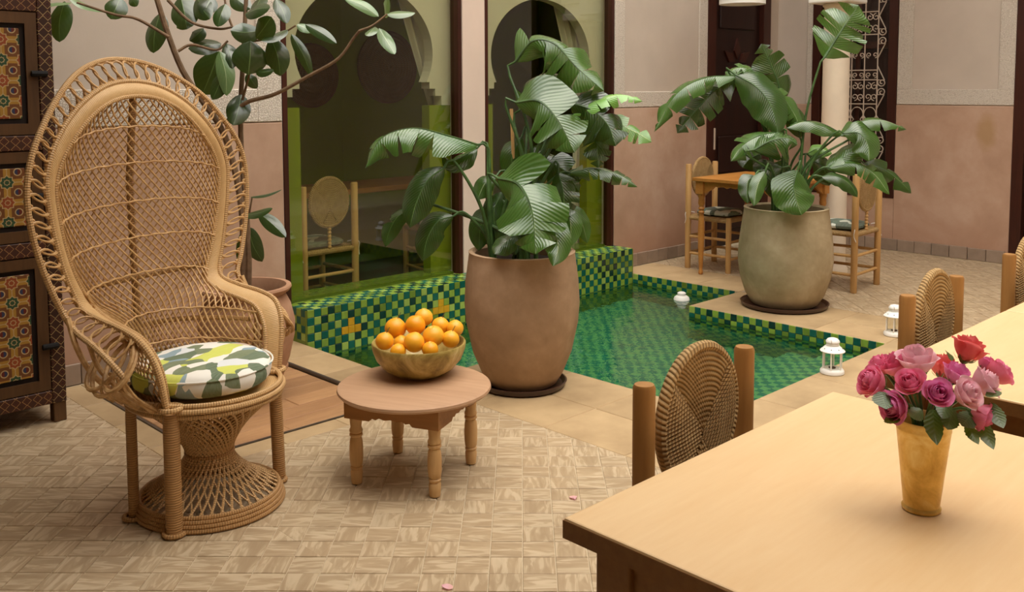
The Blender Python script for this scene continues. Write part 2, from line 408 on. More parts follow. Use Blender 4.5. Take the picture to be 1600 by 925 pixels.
def petal(name, a, b, base):
    t = NT(name); tc = t.n('ShaderNodeTexCoord'); sp = t.n('ShaderNodeSeparateXYZ'); t.l(tc.outputs['UV'], sp.inputs[0])
    n = t.noise(t.coord('Object'), 4, 3)
    c = t.mix(n, lin(a), lin(b)); c = t.mix(t.math('POWER', t.math('SUBTRACT', 1.0, sp.outputs[1]), 2.2), c, lin(base))
    m = t.done(c, .5, 0, .3)
    tl = t.n('ShaderNodeBsdfTranslucent'); t.l(c, tl.inputs[0]); mx = t.n('ShaderNodeMixShader'); mx.inputs[0].default_value = .35
    t.l(t.b.outputs[0], mx.inputs[1]); t.l(tl.outputs[0], mx.inputs[2]); t.l(mx.outputs[0], t.out.inputs[0]); return m
MT['rose_pink'] = petal('pink_petal', 'F2689C', 'FBA8C4', 'F8AAA8')
MT['rose_pale'] = petal('pale_pink_petal', 'F6B8CA', 'FAD8DC', 'F6C4B8')
MT['rose_coral'] = petal('coral_petal', 'F66A70', 'FA9088', 'F89A8A')
MT['rose_magenta'] = petal('magenta_petal', 'E468AE', 'F6A8D2', 'F4A0BA')
MT['rose_leaf'] = leafm('rose_leaf', '36561F', '54762F', '5E7A3A', 8, .5)
def cushion_mat(name, stops, scale):
    t = NT(name); mp = t.coord('Object', (1, 1.5, .6), (0, 0, .5))
    nz = t.n('ShaderNodeTexNoise'); nz.inputs['Scale'].default_value = 3; t.l(mp, nz.inputs['Vector'])
    va = t.n('ShaderNodeVectorMath', operation='MULTIPLY_ADD'); t.l(nz.outputs['Color'], va.inputs[0]); va.inputs[1].default_value = (.10, .10, .05); t.l(mp, va.inputs[2])
    vo = t.n('ShaderNodeTexVoronoi', distance='MINKOWSKI'); vo.inputs['Exponent'].default_value = 1.4; vo.inputs['Scale'].default_value = scale; t.l(va.outputs[0], vo.inputs['Vector'])
    sc = t.n('ShaderNodeSeparateColor'); t.l(vo.outputs['Color'], sc.inputs[0])
    c = t.ramp(sc.outputs[0], stops, 'CONSTANT')
    st = t.noise(t.coord('Object', (3, 40, 8)), 6, 3); c = t.mix(t.math('MULTIPLY', st, .3), c, lin('E8E6DA'))
    t.bump(t.noise(t.coord('Object'), 9, 3), .15, .02); return t.done(c, .85, 0, .2)
_st = [(0, lin('F1EEE4')), (.26, lin('5E7044')), (.46, lin('7F9CA8')), (.58, lin('CDD545')), (.7, lin('44603A')), (.86, lin('DDE3E6')), (.95, lin('D8BFA5'))]
MT['cushion'] = cushion_mat('retro_leaf_print', _st, 11)
MT['cushion_dk'] = cushion_mat('green_white_print', [(0, lin('2F4A38')), (.35, lin('C9CCBC')), (.5, lin('40604C')), (.75, lin('1E3026')), (.9, lin('DDE0D4'))], 11)

# painted cabinet panel: eight-pointed stars in a lattice of cream outlines
def star_paint():
    t = NT('painted_star_panel'); tc = t.n('ShaderNodeTexCoord'); sp = t.n('ShaderNodeSeparateXYZ'); t.l(tc.outputs['Object'], sp.inputs[0])
    P = .088
    def cell(o, sh=0):
        x = t.math('ADD', t.math('DIVIDE', o, P), sh)
        return t.math('SUBTRACT', t.math('FRACT', x), .5), t.math('FLOOR', x)
    x, ix = cell(sp.outputs[0]); z, iz = cell(sp.outputs[2])
    ax, az = t.math('ABSOLUTE', x), t.math('ABSOLUTE', z)
    d = t.math('MINIMUM', t.math('MAXIMUM', ax, az), t.math('MULTIPLY', t.math('ADD', ax, az), .7071))
    rr = t.math('SQRT', t.math('ADD', t.math('MULTIPLY', t.math('SUBTRACT', .5, ax), t.math('SUBTRACT', .5, ax)), t.math('MULTIPLY', t.math('SUBTRACT', .5, az), t.math('SUBTRACT', .5, az))))
    par = t.math('FLOORED_MODULO', t.math('ADD', ix, iz), 2.0)
    nv = t.noise(t.coord('Object'), 30, 4)
    starc = t.mix(t.math('GREATER_THAN', par, .5), lin('2C5234'), lin('A04E26'))
    corner = t.mix(t.math('GREATER_THAN', t.math('FLOORED_MODULO', ix, 2.0), .5), lin('2B3A5C'), lin('6E2418'))
    c = t.mix(t.math('LESS_THAN', d, .25), lin('7A4A22'), starc)
    c = t.mix(t.math('MULTIPLY', t.math('LESS_THAN', t.math('MINIMUM', ax, az), .16), t.math('GREATER_THAN', d, .25)), c, lin('B98C38'))
    c = t.mix(t.math('LESS_THAN', rr, .17), c, corner)
    def near(val, at, wd): return t.math('LESS_THAN', t.math('ABSOLUTE', t.math('SUBTRACT', val, at)), wd)
    line = t.math('MAXIMUM', t.math('MAXIMUM', near(d, .25, .022), near(rr, .17, .026)), near(t.math('MINIMUM', ax, az), 0.0, .018))
    line = t.math('MAXIMUM', t.math('MULTIPLY', line, t.math('MAXIMUM', t.math('GREATER_THAN', d, .235), near(d, .25, .022))), near(d, .10, .016))
    c = t.mix(line, c, lin('C9AE7C'))
    c = t.mix(t.math('MULTIPLY', nv, .45), c, lin('3B2414'))
    return t.done(c, .5, 0, .4)
MT['stars'] = star_paint()
def fret_paint(name, ground, line_c, P, axis):
    t = NT(name); tc = t.n('ShaderNodeTexCoord'); sp = t.n('ShaderNodeSeparateXYZ'); t.l(tc.outputs['Object'], sp.inputs[0])
    a = sp.outputs[2] if axis == 'Z' else sp.outputs[0]; b = sp.outputs[0] if axis == 'Z' else sp.outputs[2]
    u = t.math('ABSOLUTE', t.math('SUBTRACT', t.math('FRACT', t.math('DIVIDE', a, P)), .5)); v = t.math('ABSOLUTE', t.math('SUBTRACT', t.math('FRACT', t.math('DIVIDE', b, P * .8)), .5))
    d = t.math('ADD', u, t.math('MULTIPLY', v, .8))
    ln = t.math('LESS_THAN', t.math('ABSOLUTE', t.math('SUBTRACT', d, .42)), .045)
    ln2 = t.math('LESS_THAN', t.math('ABSOLUTE', t.math('SUBTRACT', d, .2)), .05)
    c = t.mix(ln, lin(ground), lin(line_c)); c = t.mix(ln2, c, lin('5A2E1E'))
    c = t.mix(t.math('MULTIPLY', t.noise(t.coord('Object'), 40, 4), .5), c, lin('2A170E'))
    return t.done(c, .55, 0, .35)
MT['fret'] = fret_paint('painted_fret_stile', '3A2016', 'A98C5E', .05, 'Z')
MT['fret_h'] = fret_paint('painted_zigzag_rail', '4A2A1C', 'A5794C', .045, 'X')
MT['cab_wood'] = wood('old_brown_cabinet_wood', '6A4A2A', '3E2814', 'Z', 6, .5)
MT['cab_dark'] = plain('dark_cabinet_groove', '1E110A', .7, .2)

# ================================================================ setting
WA, WD, HW = 4.97, 8.60, 7.6             # glazed wall plane, right wall plane, wall height
PX0, PX1, NX0, NX1 = 2.97, 6.03, 3.68, 5.40
PYF, PYN, PYM = 4.75, 2.38, 3.765
# --- floor bed (grout level) with the pool left open
f = MB(); zb = -.004
for a in ((-2.6, PX0, -2.6, WA), (PX0, NX0, -2.6, PYM), (NX0, NX1, -2.6, PYN), (NX1, PX1, -2.6, PYM), (PX1, WD, -2.6, WA)):
    f.box(a[0], a[1] + (.3 if a[1] == WD else 0), a[2], a[3] + (.24 if a[3] == WA else 0), -.10, zb)
floor = structure(f.build('floor', MT['grout'], smooth=False))
# tiles laid on the diagonal
PT, GAP = .105, .003
def clip(poly, ax, lim, keep_lo):
    out = []
    for i, p in enumerate(poly):
        q = poly[(i + 1) % len(poly)]
        a = (p[ax] <= lim) == keep_lo or p[ax] == lim; b = (q[ax] <= lim) == keep_lo or q[ax] == lim
        if a: out.append(p)
        if a != b:
            t = (lim - p[ax]) / (q[ax] - p[ax]); out.append((p[0] + (q[0] - p[0]) * t, p[1] + (q[1] - p[1]) * t))
    return out
RECTS = [(0, 1.62, 0.2, 4.93), (1.62, 2.97, 0.2, 3.47), (2.97, 6.03, 0.2, 1.72), (6.03, 8.57, 0.2, 3.76), (6.52, 8.57, 3.76, 4.93)]
s2 = math.sqrt(.5)
pieces = []
for i in range(-70, 150):
    for j in range(-90, 110):
        cx, cy = (i + .5) * PT, (j + .5) * PT                    # rotated frame
        wx, wy = (cx - cy) * s2, (cx + cy) * s2
        if not (-.2 < wx < 8.8 and 0 < wy < 5.1): continue
        h = PT / 2 - GAP / 2; ori = (i + j) % 2 if random.random() > .12 else (i + j + 1) % 2
        sq = [((cx + a - cy - b) * s2, (cx + a + cy + b) * s2) for a, b in ((-h, -h), (h, -h), (h, h), (-h, h))]
        for x0, x1, y0, y1 in RECTS:
            if max(p[0] for p in sq) <= x0 or min(p[0] for p in sq) >= x1 or max(p[1] for p in sq) <= y0 or min(p[1] for p in sq) >= y1: continue
            poly = clip(clip(clip(clip(sq, 0, x1, True), 0, x0, False), 1, y1, True), 1, y0, False)
            if len(poly) < 3: continue
            A = abs(sum(p[0] * q[1] - q[0] * p[1] for p, q in zip(poly, poly[1:] + poly[:1]))) / 2
            if A < .0006: continue
            full = A > .98 * (2 * h) ** 2
            pieces.append((poly, (wx, wy), ori, full))
def tile_piece(mb, poly, c, ori, off=(0, 0), z=0.0, th=.010, rel=True):
    cx, cy = c; n = len(poly); V = []; U = []
    for k, (sc, zz) in enumerate(((1.0, z - th), (1.0, z - .0012), (.975, z))):
        for p in poly:
            x, y = cx + (p[0] - cx) * sc, cy + (p[1] - cy) * sc
            lx, ly = ((p[0] - cx) + (p[1] - cy)) * s2, (-(p[0] - cx) + (p[1] - cy)) * s2
            if ori: lx, ly = ly, lx
            V.append((x - (cx if rel else 0), y - (cy if rel else 0), zz)); U.append((lx + off[0], ly + off[1]))
    F = [tuple(2 * n + i for i in range(n))] + [(r_ * n + i, r_ * n + (i + 1) % n, (r_ + 1) * n + (i + 1) % n, (r_ + 1) * n + i) for r_ in range(2) for i in range(n)]
    mb.add(V, F, U)
def tile_score(c):
    x, y, D = proj((c[0], c[1], 0))
    if D < .5 or not (-10 < x < 1610 and 0 < y < 935): return -1
    if x > 884 and y > 810 - (x - 884) * .475: return -1                      # under the near tables
    if 215 < x < 440 and 700 < y < 835: return -1                              # under the peacock chair
    return 1 / D
pieces.sort(key=lambda p: -tile_score(p[1]))
shared = {}
rest = MB()
for k, (poly, c, ori, full) in enumerate(pieces):
    if k < 290:
        key = ori if full else None
        if full and key in shared: me = shared[key]
        else:
            mb = MB(); tile_piece(mb, poly, c, ori); me = mb.mesh('floor_tile', MT['ftile'], smooth=False)
            if full: shared[key] = me
        o = obj('floor_tile', me, floor, (c[0], c[1], random.uniform(-.0006, .0006)))
    else:
        tile_piece(rest, poly, c, ori, (random.uniform(0, 40), random.uniform(0, 40)), random.uniform(-.0006, .0006), rel=False)
o = rest.build('floor_tiles_beyond', MT['ftile'], floor, smooth=False); o['kind'] = 'stuff'
# sandstone slabs round the pool and the deck
def slab(x0, x1, y0, y1, m=None, name='coping_slab', par=None, z=0.0, th=.03, g=.002, bev=.003):
    mb = MB(); cx, cy = (x0 + x1) / 2, (y0 + y1) / 2
    mb.box(x0 + g - cx, x1 - g - cx, y0 + g - cy, y1 - g - cy, -th, 0)
    return obj(name, mb.mesh(name, m or MT['coping'], smooth=False, bevel=bev, bseg=1), par or floor, (cx, cy, z))
def run(x0, x1, y0, y1, nx, ny):
    for i in range(nx):
        for j in range(ny):
            slab(x0 + (x1 - x0) * i / nx, x0 + (x1 - x0) * (i + 1) / nx, y0 + (y1 - y0) * j / ny, y0 + (y1 - y0) * (j + 1) / ny)
run(2.97, 3.68, 2.38, 3.765, 2, 3)            # left notch, under the big pot
run(5.40, 6.03, 2.38, 3.765, 2, 3)            # right notch
run(2.97, 6.03, 1.72, 2.38, 6, 2)             # near side
run(2.69, 2.97, 3.47, 4.93, 1, 4)             # between deck and pool
run(6.03, 6.52, 3.765, 4.93, 1, 3)            # far end
for k in range(4): slab(1.62, 1.74, 3.47 + k * .365, 3.47 + (k + 1) * .365)
for k in range(3): slab(1.74 + k * .317, 1.74 + (k + 1) * .317, 3.47, 3.585)
slab(1.74, 2.69, 4.79, 4.93)
# deck panel of boards
deck = thing('wooden_deck_panel', 'worn brown wooden deck boards set in the floor behind the peacock chair', 'decking', (1.74, 3.585, 0))
fr = MB(); X1, Y1 = .95, 1.2
for a in ((0, X1, 0, .010), (0, X1, Y1 - .010, Y1), (0, .012, 0, Y1), (X1 - .025, X1, 0, Y1)): fr.box(a[0], a[1], a[2], a[3], -.02, .004)
fr.build('metal_edging', MT['metal_edge'], deck, smooth=False)
nb = 9; bw = (Y1 - .036) / nb
for k in range(nb):
    x0 = .02
    for x1 in ((.95 - .027,) if k % 2 else (.42 + .1 * (k % 3), .95 - .027)):
        mb = MB(); mb.box(x0, x1 - .002, .018 + k * bw + .0015, .018 + (k + 1) * bw - .0015, -.02, .002 + random.uniform(-.001, .001))
        mb.build('board', MT['deck'], deck, smooth=False, bevel=.002, bseg=1); x0 = x1
rail = MB(); rail.tube([(2.672, 3.75, .012), (2.672, 4.76, .012)], .010, 8)
tag(rail.build('metal_rail', MT['metal_edge']), 'slim dull metal rail lying along the deck edge beside the pool coping', 'rail')

# --- glazed courtyard wall (plane Y = WA)
DOOR0, DOOR1, DZ = 7.35, 8.43, 2.75
WIN = ((2.964, 4.375), (4.592, 6.027)); WZ = 2.62
wl = MB()
wl.box(-2.6, WIN[0][0], WA, WA + .25, 0, HW); wl.box(WIN[0][1], WIN[1][0], WA, WA + .25, 0, HW); wl.box(WIN[1][1], DOOR0, WA, WA + .25, 0, HW)
wl.box(DOOR1, WD + .3, WA, WA + .25, 0, HW)
wl.box(WIN[0][0], WIN[0][1], WA, WA + .25, WZ, HW); wl.box(WIN[1][0], WIN[1][1], WA, WA + .25, WZ, HW); wl.box(DOOR0, DOOR1, WA, WA + .25, DZ, HW)
wall_left = structure(wl.build('wall_left', MT['plaster'], smooth=False))
def dado(x0, x1, top, par, axis='A', m='pink'):
    mb = MB()
    if axis == 'A': mb.box(x0, x1, WA - .012, WA, 0, top)
    else: mb.box(WD - .012, WD, x0, x1, 0, top)
    return mb.build('dado', MT[m], par, smooth=False, bevel=.006)
dado(-2.6, 2.958, 1.305, wall_left); dado(6.033, DOOR0, 1.335, wall_left); dado(DOOR1, WD, 1.34, wall_left)
pm = MB(); pm.box(WIN[0][1] + .004, WIN[1][0] - .004, WA - .014, WA, .2, HW); pm.build('pier_facing', MT['pillar'], wall_left, smooth=False)
def border(par, boxes):
    for b in boxes: mb = MB(); mb.box(*b); mb.build('carved_border', MT['carved'], par, smooth=False, bevel=.004, bseg=1)
yb = (WA - .014, WA)
border(wall_left, [(2.0, 2.80, *yb, 1.31, 1.50), (-1, 2.0, *yb, 1.31, 1.50), (2.80, 2.958, *yb, 1.31, 3.6),
                   (6.033, 6.16, *yb, 1.34, 3.6), (7.22, DOOR0, *yb, 1.34, 3.6), (6.16, 7.22, *yb, 1.34, 1.47)])
def skirting(name, a0, a1, axis, par):
    root = structure(bpy.data.objects.new(name, None)); COL.objects.link(root)
    n = max(1, round((a1 - a0) / .15)); mb = MB()
    for k in range(n):
        p, q = a0 + (a1 - a0) * k / n + .002, a0 + (a1 - a0) * (k + 1) / n - .002; h = .105 + random.uniform(-.002, .002)
        mb = MB(); c = (p + q) / 2
        if axis == 'A': mb.box(p - c, q - c, -.03, -.0125, .0, h); loc = (c, WA, 0)
        else: mb.box(-.03, -.0125, p - c, q - c, .0, h); loc = (WD, c, 0)
        obj('skirting_tile', mb.mesh('skirting_tile', MT['base_tile'], smooth=False, bevel=.003, bseg=1), root, loc)
    return root
skirting('baseboard_left', -.5, 2.955, 'A', None); skirting('baseboard_far', 6.04, DOOR0 - .02, 'A', None); skirting('baseboard_right', 2.77, WD and 4.93, 'D', None)
# windows with glass and a horseshoe arch of white plaster behind the glass
def window(name, x0, x1):
    root = structure(bpy.data.objects.new(name, None)); COL.objects.link(root); root.location = ((x0 + x1) / 2, WA, .2)
    ox = root.location; fw = .034
    for nm, b in (('frame_stile', (x0, x0 + fw, WA - .01, WA + .07, .2, WZ)), ('frame_stile', (x1 - fw, x1, WA - .01, WA + .07, .2, WZ)),
                  ('frame_rail', (x0 + fw, x1 - fw, WA - .01, WA + .07, WZ - .04, WZ))):
        mb = MB(); mb.box(*b); mb.build(nm, MT['frame'], root, smooth=False, bevel=.004, ox=ox)
    sill = MB(); sill.box(x0 + fw, x1 - fw, WA + .055, WA + .25, .17, .212); sill.build('sill', MT['olive'], root, smooth=False, ox=ox)
    mb = MB(); mb.add([(x0 + fw, WA + .033, .2), (x1 - fw, WA + .033, .2), (x1 - fw, WA + .033, WZ - .04), (x0 + fw, WA + .033, WZ - .04)], [(0, 1, 2, 3)]); mb.build('pane', MT['glass'], root, smooth=False, ox=ox)
    xc, hw = (x0 + x1) / 2, (x1 - x0) / 2 - .002
    for s in (-1, 1):
        prof = []
        for k in range(25):
            a = R(90 - 116 * k / 24); prof.append((.545 * math.cos(a), 1.74 + .44 * math.sin(a)))
        prof += [(.515, 1.50), (.565, 1.50), (.565, 1.45), (.62, 1.45), (.62, 1.385), (hw, 1.385), (hw, WZ), (0, WZ)]
        prof[24:25] = [(.49, 1.545), (.515, 1.545)]
        mb = MB(); mb.prism([(xc + s * p[0], p[1]) for p in (prof if s > 0 else prof[::-1])], WA + .11, WA + .20, 'y')
        mb.build('arch_half', MT['arch'], root, smooth=False, ox=ox, fix=True)
        mb = MB(); mb.box(*sorted((xc + s * (hw - .19), xc + s * hw)), WA + .115, WA + .195, .2125, 1.385); mb.build('arch_pier', MT['olive_wall'], root, smooth=False, ox=ox)
    return root
window('window_1', *WIN[0]); window('window_2', *WIN[1])
# carved dark door in the glazed wall
d1 = structure(bpy.data.objects.new('door_1', None)); COL.objects.link(d1); d1.location = (DOOR0, WA, 0)
def dpart(nm, root, m, *bxs, bev=.004):
    for b in bxs: mb = MB(); mb.box(*b); mb.build(nm, MT[m], root, smooth=False, bevel=bev, ox=root.location, bseg=1)
dpart('door_frame', d1, 'frame', (DOOR0, DOOR0 + .13, WA - .02, WA + .10, 0, DZ), (DOOR1 - .13, DOOR1, WA - .02, WA + .10, 0, DZ), (DOOR0 + .13, DOOR1 - .13, WA - .02, WA + .10, DZ - .1, DZ))
dpart('door_leaf', d1, 'door', (DOOR0 + .13, DOOR1 - .13, WA + .03, WA + .09, 0, DZ - .1))
dc = (DOOR0 + DOOR1) / 2
for z0, z1 in ((.15, .62), (.70, 1.05), (2.05, 2.55)): dpart('raised_panel', d1, 'door', (DOOR0 + .24, DOOR1 - .24, WA + .012, WA + .03, z0, z1), bev=.012)
for k in range(6):     # rosette of the carved upper panel
    a = k * math.pi / 3 + math.pi / 6
    mb = MB(); c, s = math.cos(a), math.sin(a)
    P = [(dc + (r_ * c - q * s), 1.72 + (r_ * s + q * c)) for r_, q in ((.05, 0), (.13, .05), (.25, 0), (.13, -.05))]
    mb.prism(P, WA + .012, WA + .03, 'y'); mb.build('carved_petal', MT['frame'], d1, smooth=False, fix=True, ox=d1.location)
dpart('hinge', d1, 'iron', (DOOR0 + .10, DOOR0 + .125, WA - .03, WA - .02, .93, 1.13))

# --- right wall (plane X = WD) with grilled window and a dark doorway
GY0, GY1, GZ0, GZ1 = 3.75, 4.585, .48, 2.6
RY = 2.75
wr = MB(); wr.box(WD, WD + .25, GY1, WA + .25, 0, HW); wr.box(WD, WD + .25, RY, GY0, 0, HW); wr.box(WD, WD + .25, GY0, GY1, 0, GZ0); wr.box(WD, WD + .25, GY0, GY1, GZ1, HW)
wr.box(WD, WD + .25, -2.6, 1.6, 0, HW); wr.box(WD, WD + .25, 1.6, RY, 2.7, HW)
wall_right = structure(wr.build('wall_right', MT['plaster'], smooth=False))
dado(RY, GY0, 1.34, wall_right, 'D'); dado(GY1, WA - .012, 1.34, wall_right, 'D')
mb = MB(); mb.box(WD - .012, WD, GY0, GY1, 0, GZ0 - .002); mb.build('dado', MT['pink'], wall_right, smooth=False)
xb = (WD - .014, WD)
border(wall_right, [(*xb, RY, GY0 - .004, 1.345, 1.48), (*xb, GY0 - .14, GY0 - .004, 1.48, 3.6), (*xb, RY, RY + .13, 1.48, 3.6), (*xb, GY1 + .004, GY1 + .06, 1.345, 3.6)])
w3 = structure(bpy.data.objects.new('window_3', None)); COL.objects.link(w3); w3.location = (WD, GY0, GZ0)
dpart('window_frame', w3, 'frame', (WD - .02, WD + .12, GY0, GY0 + .085, GZ0, GZ1), (WD - .02, WD + .12, GY1 - .085, GY1, GZ0, GZ1), (WD - .02, WD + .12, GY0 + .085, GY1 - .085, GZ0, GZ0 + .09), (WD - .02, WD + .12, GY0 + .085, GY1 - .085, GZ1 - .08, GZ1))
dpart('shutter', w3, 'door', (WD + .10, WD + .14, GY0 + .085, GY1 - .085, GZ0 + .09, GZ1 - .08))
dpart('shutter_rail', w3, 'frame', (WD + .07, WD + .10, GY0 + .085, GY1 - .085, 1.86, 1.93), (WD + .07, WD + .10, 4.14, 4.19, GZ0 + .09, GZ1 - .08), (WD + .07, WD + .10, GY0 + .085, GY1 - .085, 1.12, 1.19))
mb = MB(); mb.add([(WD + .064, GY0 + .085, GZ0 + .09), (WD + .064, GY1 - .085, GZ0 + .09), (WD + .064, GY1 - .085, GZ1 - .08), (WD + .064, GY0 + .085, GZ1 - .08)], [(0, 1, 2, 3)]); mb.build('pane', MT['lamp_glass'], w3, smooth=False, ox=w3.location)
gx = WD + .012
def iron(pts, r=.0065, nm='grille_bar'):
    mb = MB(); mb.tube([(gx, y, z) for y, z in pts], r, 6); return mb.build(nm, MT['iron'], w3, ox=w3.location)
ya, yz_ = GY0 + .09, GY1 - .09
def spiral(cy, cz, r0, turns, a0, sgn):
    return [(cy + r0 * (1 - .78 * k / 22) * math.cos(a0 + sgn * turns * 2 * math.pi * k / 22), cz + r0 * (1 - .78 * k / 22) * math.sin(a0 + sgn * turns * 2 * math.pi * k / 22)) for k in range(23)]
cols = [3.945, 4.07, 4.195, 4.32, 4.45]
for y in cols: iron([(y, GZ0 + .09), (y, GZ1 - .08)], .006)
for z in (.75, 1.05, 1.345, 1.57, 1.66, 1.99, 2.20): iron([(cols[0], z), (cols[-1], z)], .006)
for z in (.62, .97, 1.5, 1.97, 2.35):            # scroll pairs on the outer side
    iron([(cols[0], z + .2)] + [(cols[0] - .07, z + .065)] + spiral(cols[0] - .045, z + .045, .042, 1.4, .6, -1), .0055, 'scroll')
    iron([(cols[0], z - .2)] + [(cols[0] - .07, z - .065)] + spiral(cols[0] - .045, z - .045, .042, 1.4, -.6, 1), .0055, 'scroll')
for z in (1.46, 2.10):
    for cy in (4.0, 4.13, 4.26, 4.385):
        for sy in (-1, 1):
            for sz in (-1, 1): iron(spiral(cy + sy * .03, z + sz * .05, .034, 1.2, R(90) * sz, sy * sz), .0045, 'scroll')
for z in (1.615, 1.80):
    for cy in (4.0, 4.13, 4.26, 4.385):
        for sy in (-1, 1): iron(spiral(cy + sy * .03, z, .027, 1.2, R(-90), sy), .0045, 'scroll')
for cy in cols[:-1]:
    c = cy + .0625
    iron([(c + .06 * math.cos(R(a)), 1.245 + .07 * math.sin(R(a))) for a in range(-30, 211, 20)], .0045, 'scroll')
    iron([(cy, 1.24), (cy + .03, 1.2), (cy, 1.16), (cy - .03, 1.2), (cy, 1.24)], .0045, 'scroll')
d2 = structure(bpy.data.objects.new('door_2', None)); COL.objects.link(d2); d2.location = (WD, 1.6, 0)
dpart('door_frame', d2, 'frame', (WD - .02, WD + .12, RY - .09, RY, 0, 2.7), (WD - .02, WD + .12, 1.6, 1.69, 0, 2.7), (WD - .02, WD + .12, 1.69, RY - .09, 2.6, 2.7))
dpart('door_leaf', d2, 'door', (WD + .06, WD + .11, 1.69, RY - .09, 0, 2.6))
for z0, z1 in ((.2, 1.0), (1.2, 2.4)): dpart('raised_panel', d2, 'door', (WD + .04, WD + .06, 1.85, RY - .25, z0, z1), bev=.012)
# --- the two walls behind the viewer close the courtyard
mb = MB(); mb.box(-2.85, WD + .25, -2.85, -2.6, -.1, HW); structure(mb.build('wall_rear', MT['plaster'], smooth=False))
mb = MB(); mb.box(-2.85, -2.6, -2.6, WA + .25, -.1, HW); structure(mb.build('wall_side', MT['plaster'], smooth=False))
# --- the room behind the glass
RX0, RX1, RYB, RZ = 2.2, 7.0, 6.75, 2.75
mb = MB(); mb.box(RX0, RX1, RYB, RYB + .1, 0, RZ); structure(mb.build('wall_room_back', MT['olive_wall'], smooth=False))
mb = MB(); mb.box(RX0 - .1, RX0, WA + .25, RYB, 0, RZ); structure(mb.build('wall_room_left', MT['olive_wall'], smooth=False))
mb = MB(); mb.box(RX1, RX1 + .1, WA + .25, RYB, 0, RZ); structure(mb.build('wall_room_right', MT['olive_wall'], smooth=False))
mb = MB(); mb.box(RX0, RX1, WA + .25, RYB, -.1, .0); structure(mb.build('floor_room', MT['room_floor'], smooth=False))
mb = MB(); mb.box(RX0 - .1, RX1 + .1, WA + .25, RYB + .1, RZ, RZ + .1); structure(mb.build('ceiling', MT['arch'], smooth=False))
# ================================================================ pool and bench of small glazed tiles
TP = .0475
BT = .207
def unit_tile(m):
    h = TP / 2 - .0012; mb = MB()
    V = [(x, y, z) for z, s in ((-.004, 1), (.002, 1), (.0032, .93)) for x, y in ((-h * s, -h * s), (h * s, -h * s), (h * s, h * s), (-h * s, h * s))]
    F = [(8, 9, 10, 11)] + [(r_ * 4 + i, r_ * 4 + (i + 1) % 4, r_ * 4 + 4 + (i + 1) % 4, r_ * 4 + 4 + i) for r_ in range(2) for i in range(4)]
    mb.add(V, F); return mb.mesh('glazed_tile', m, smooth=False)
TILE_ME = {}
for m in set(TILE_L + TILE_D + [MT['gold']]): TILE_ME[m.name] = unit_tile(m)
def tiles_for(root, origin, quads, limit=300):
    """quads: (centre, du, dv, normal, material). The ones that show largest are single objects, the rest one mesh."""
    sc = []
    for q in quads:
        x, y, D = proj(q[0])
        hid = (698 < x < 874 and y > 400) or (525 < x < 770 and y > 520) or not (0 < x < 1600)
        fac = abs(q[3].dot((CAMP - q[0]).normalized()))
        sc.append((-1 if hid else fac / D ** 2, q))
    sc.sort(key=lambda a: -a[0])
    rest = MB(); mats = list(dict.fromkeys(m.name for m in TILE_L + TILE_D + [MT['gold']]))
    for k, (s_, (c, du, dv, n, m)) in enumerate(sc):
        M4 = Matrix(((du.x, dv.x, n.x, c.x - origin.x), (du.y, dv.y, n.y, c.y - origin.y), (du.z, dv.z, n.z, c.z - origin.z), (0, 0, 0, 1)))
        if k < limit: obj('glazed_tile', TILE_ME[m.name], root, mat=M4)
        else:
            me = TILE_ME[m.name]
            rest.add([M4 @ v.co for v in me.vertices], [tuple(p.vertices) for p in me.polygons], None, mats.index(m.name))
    if rest.v:
        o = rest.build('glazed_tiles_beyond', [bpy.data.materials[x] for x in mats], root, smooth=False); o['kind'] = 'stuff'
def quad_field(p0, du, dv, n, nu, nv, gold=(), flip=0):
    out = []
    for i in range(nu):
        for j in range(nv):
            m = random.choice(TILE_D if (i + j + flip) % 2 else TILE_L)
            if (i, j) in gold: m = MT['gold']
            out.append((p0 + du * TP * (i + .5) + dv * TP * (j + .5), du, dv, n, m))
    return out
X_, Y_, Z_ = Vector((1, 0, 0)), Vector((0, 1, 0)), Vector((0, 0, 1))
bench = thing('tiled_bench', 'low bench of green checkered glazed tiles under the glazing', 'bench', ((PX0 + PX1) / 2, WA - .1, 0))
mb = MB(); mb.box(PX0 - .003, PX1 + .003, PYF + .004, WA + .03, -.75, BT - .004)
mb.build('bench_core', MT['olive'], bench, smooth=False, bevel=.006, ox=bench.location)
ncol = int((PX1 - PX0) / TP)
golds = []
for px, py in ((548, 508), (689, 484), (893, 434)):
    p = atY(px, py, PYF); ci = int((p.x - PX0) / TP); golds += [(ci, 2), (ci - 1, 3), (ci, 3), (ci + 1, 3)]
q = quad_field(Vector((PX0, PYF, BT)), X_, -Z_, -Y_, ncol, 8, golds)
q += quad_field(Vector((PX0, PYF, BT)), X_, Y_, Z_, ncol, 4, flip=1)
q += [(c, du, dv, n, m) for c, du, dv, n, m in quad_field(Vector((PX0, WA - .014, BT)), -Y_, -Z_, -X_, 4, 4)]
tiles_for(bench, bench.location, q)
pool = thing('plunge_pool', 'sunken plunge pool lined with green checkered tiles', 'pool', ((NX0 + NX1) / 2, (PYN + PYF) / 2, 0))
PD = -.62
mb = MB()
for a, b in (((PX1, PYF + .05), (PX1, PYM)), ((PX1, PYM), (NX1, PYM)), ((NX1, PYM), (NX1, PYN)), ((NX1, PYN), (NX0, PYN)), ((NX0, PYN), (NX0, PYM)), ((NX0, PYM), (PX0, PYM)), ((PX0, PYM), (PX0, PYF + .05))):
    mb.add([(a[0], a[1], -.03), (b[0], b[1], -.03), (b[0], b[1], PD), (a[0], a[1], PD)], [(0, 1, 2, 3)])
mb.box(PX0 - .1, PX1 + .1, PYM, PYF + .05, PD - .05, PD); mb.box(NX0 - .1, NX1 + .1, PYN - .1, PYM, PD - .05, PD)
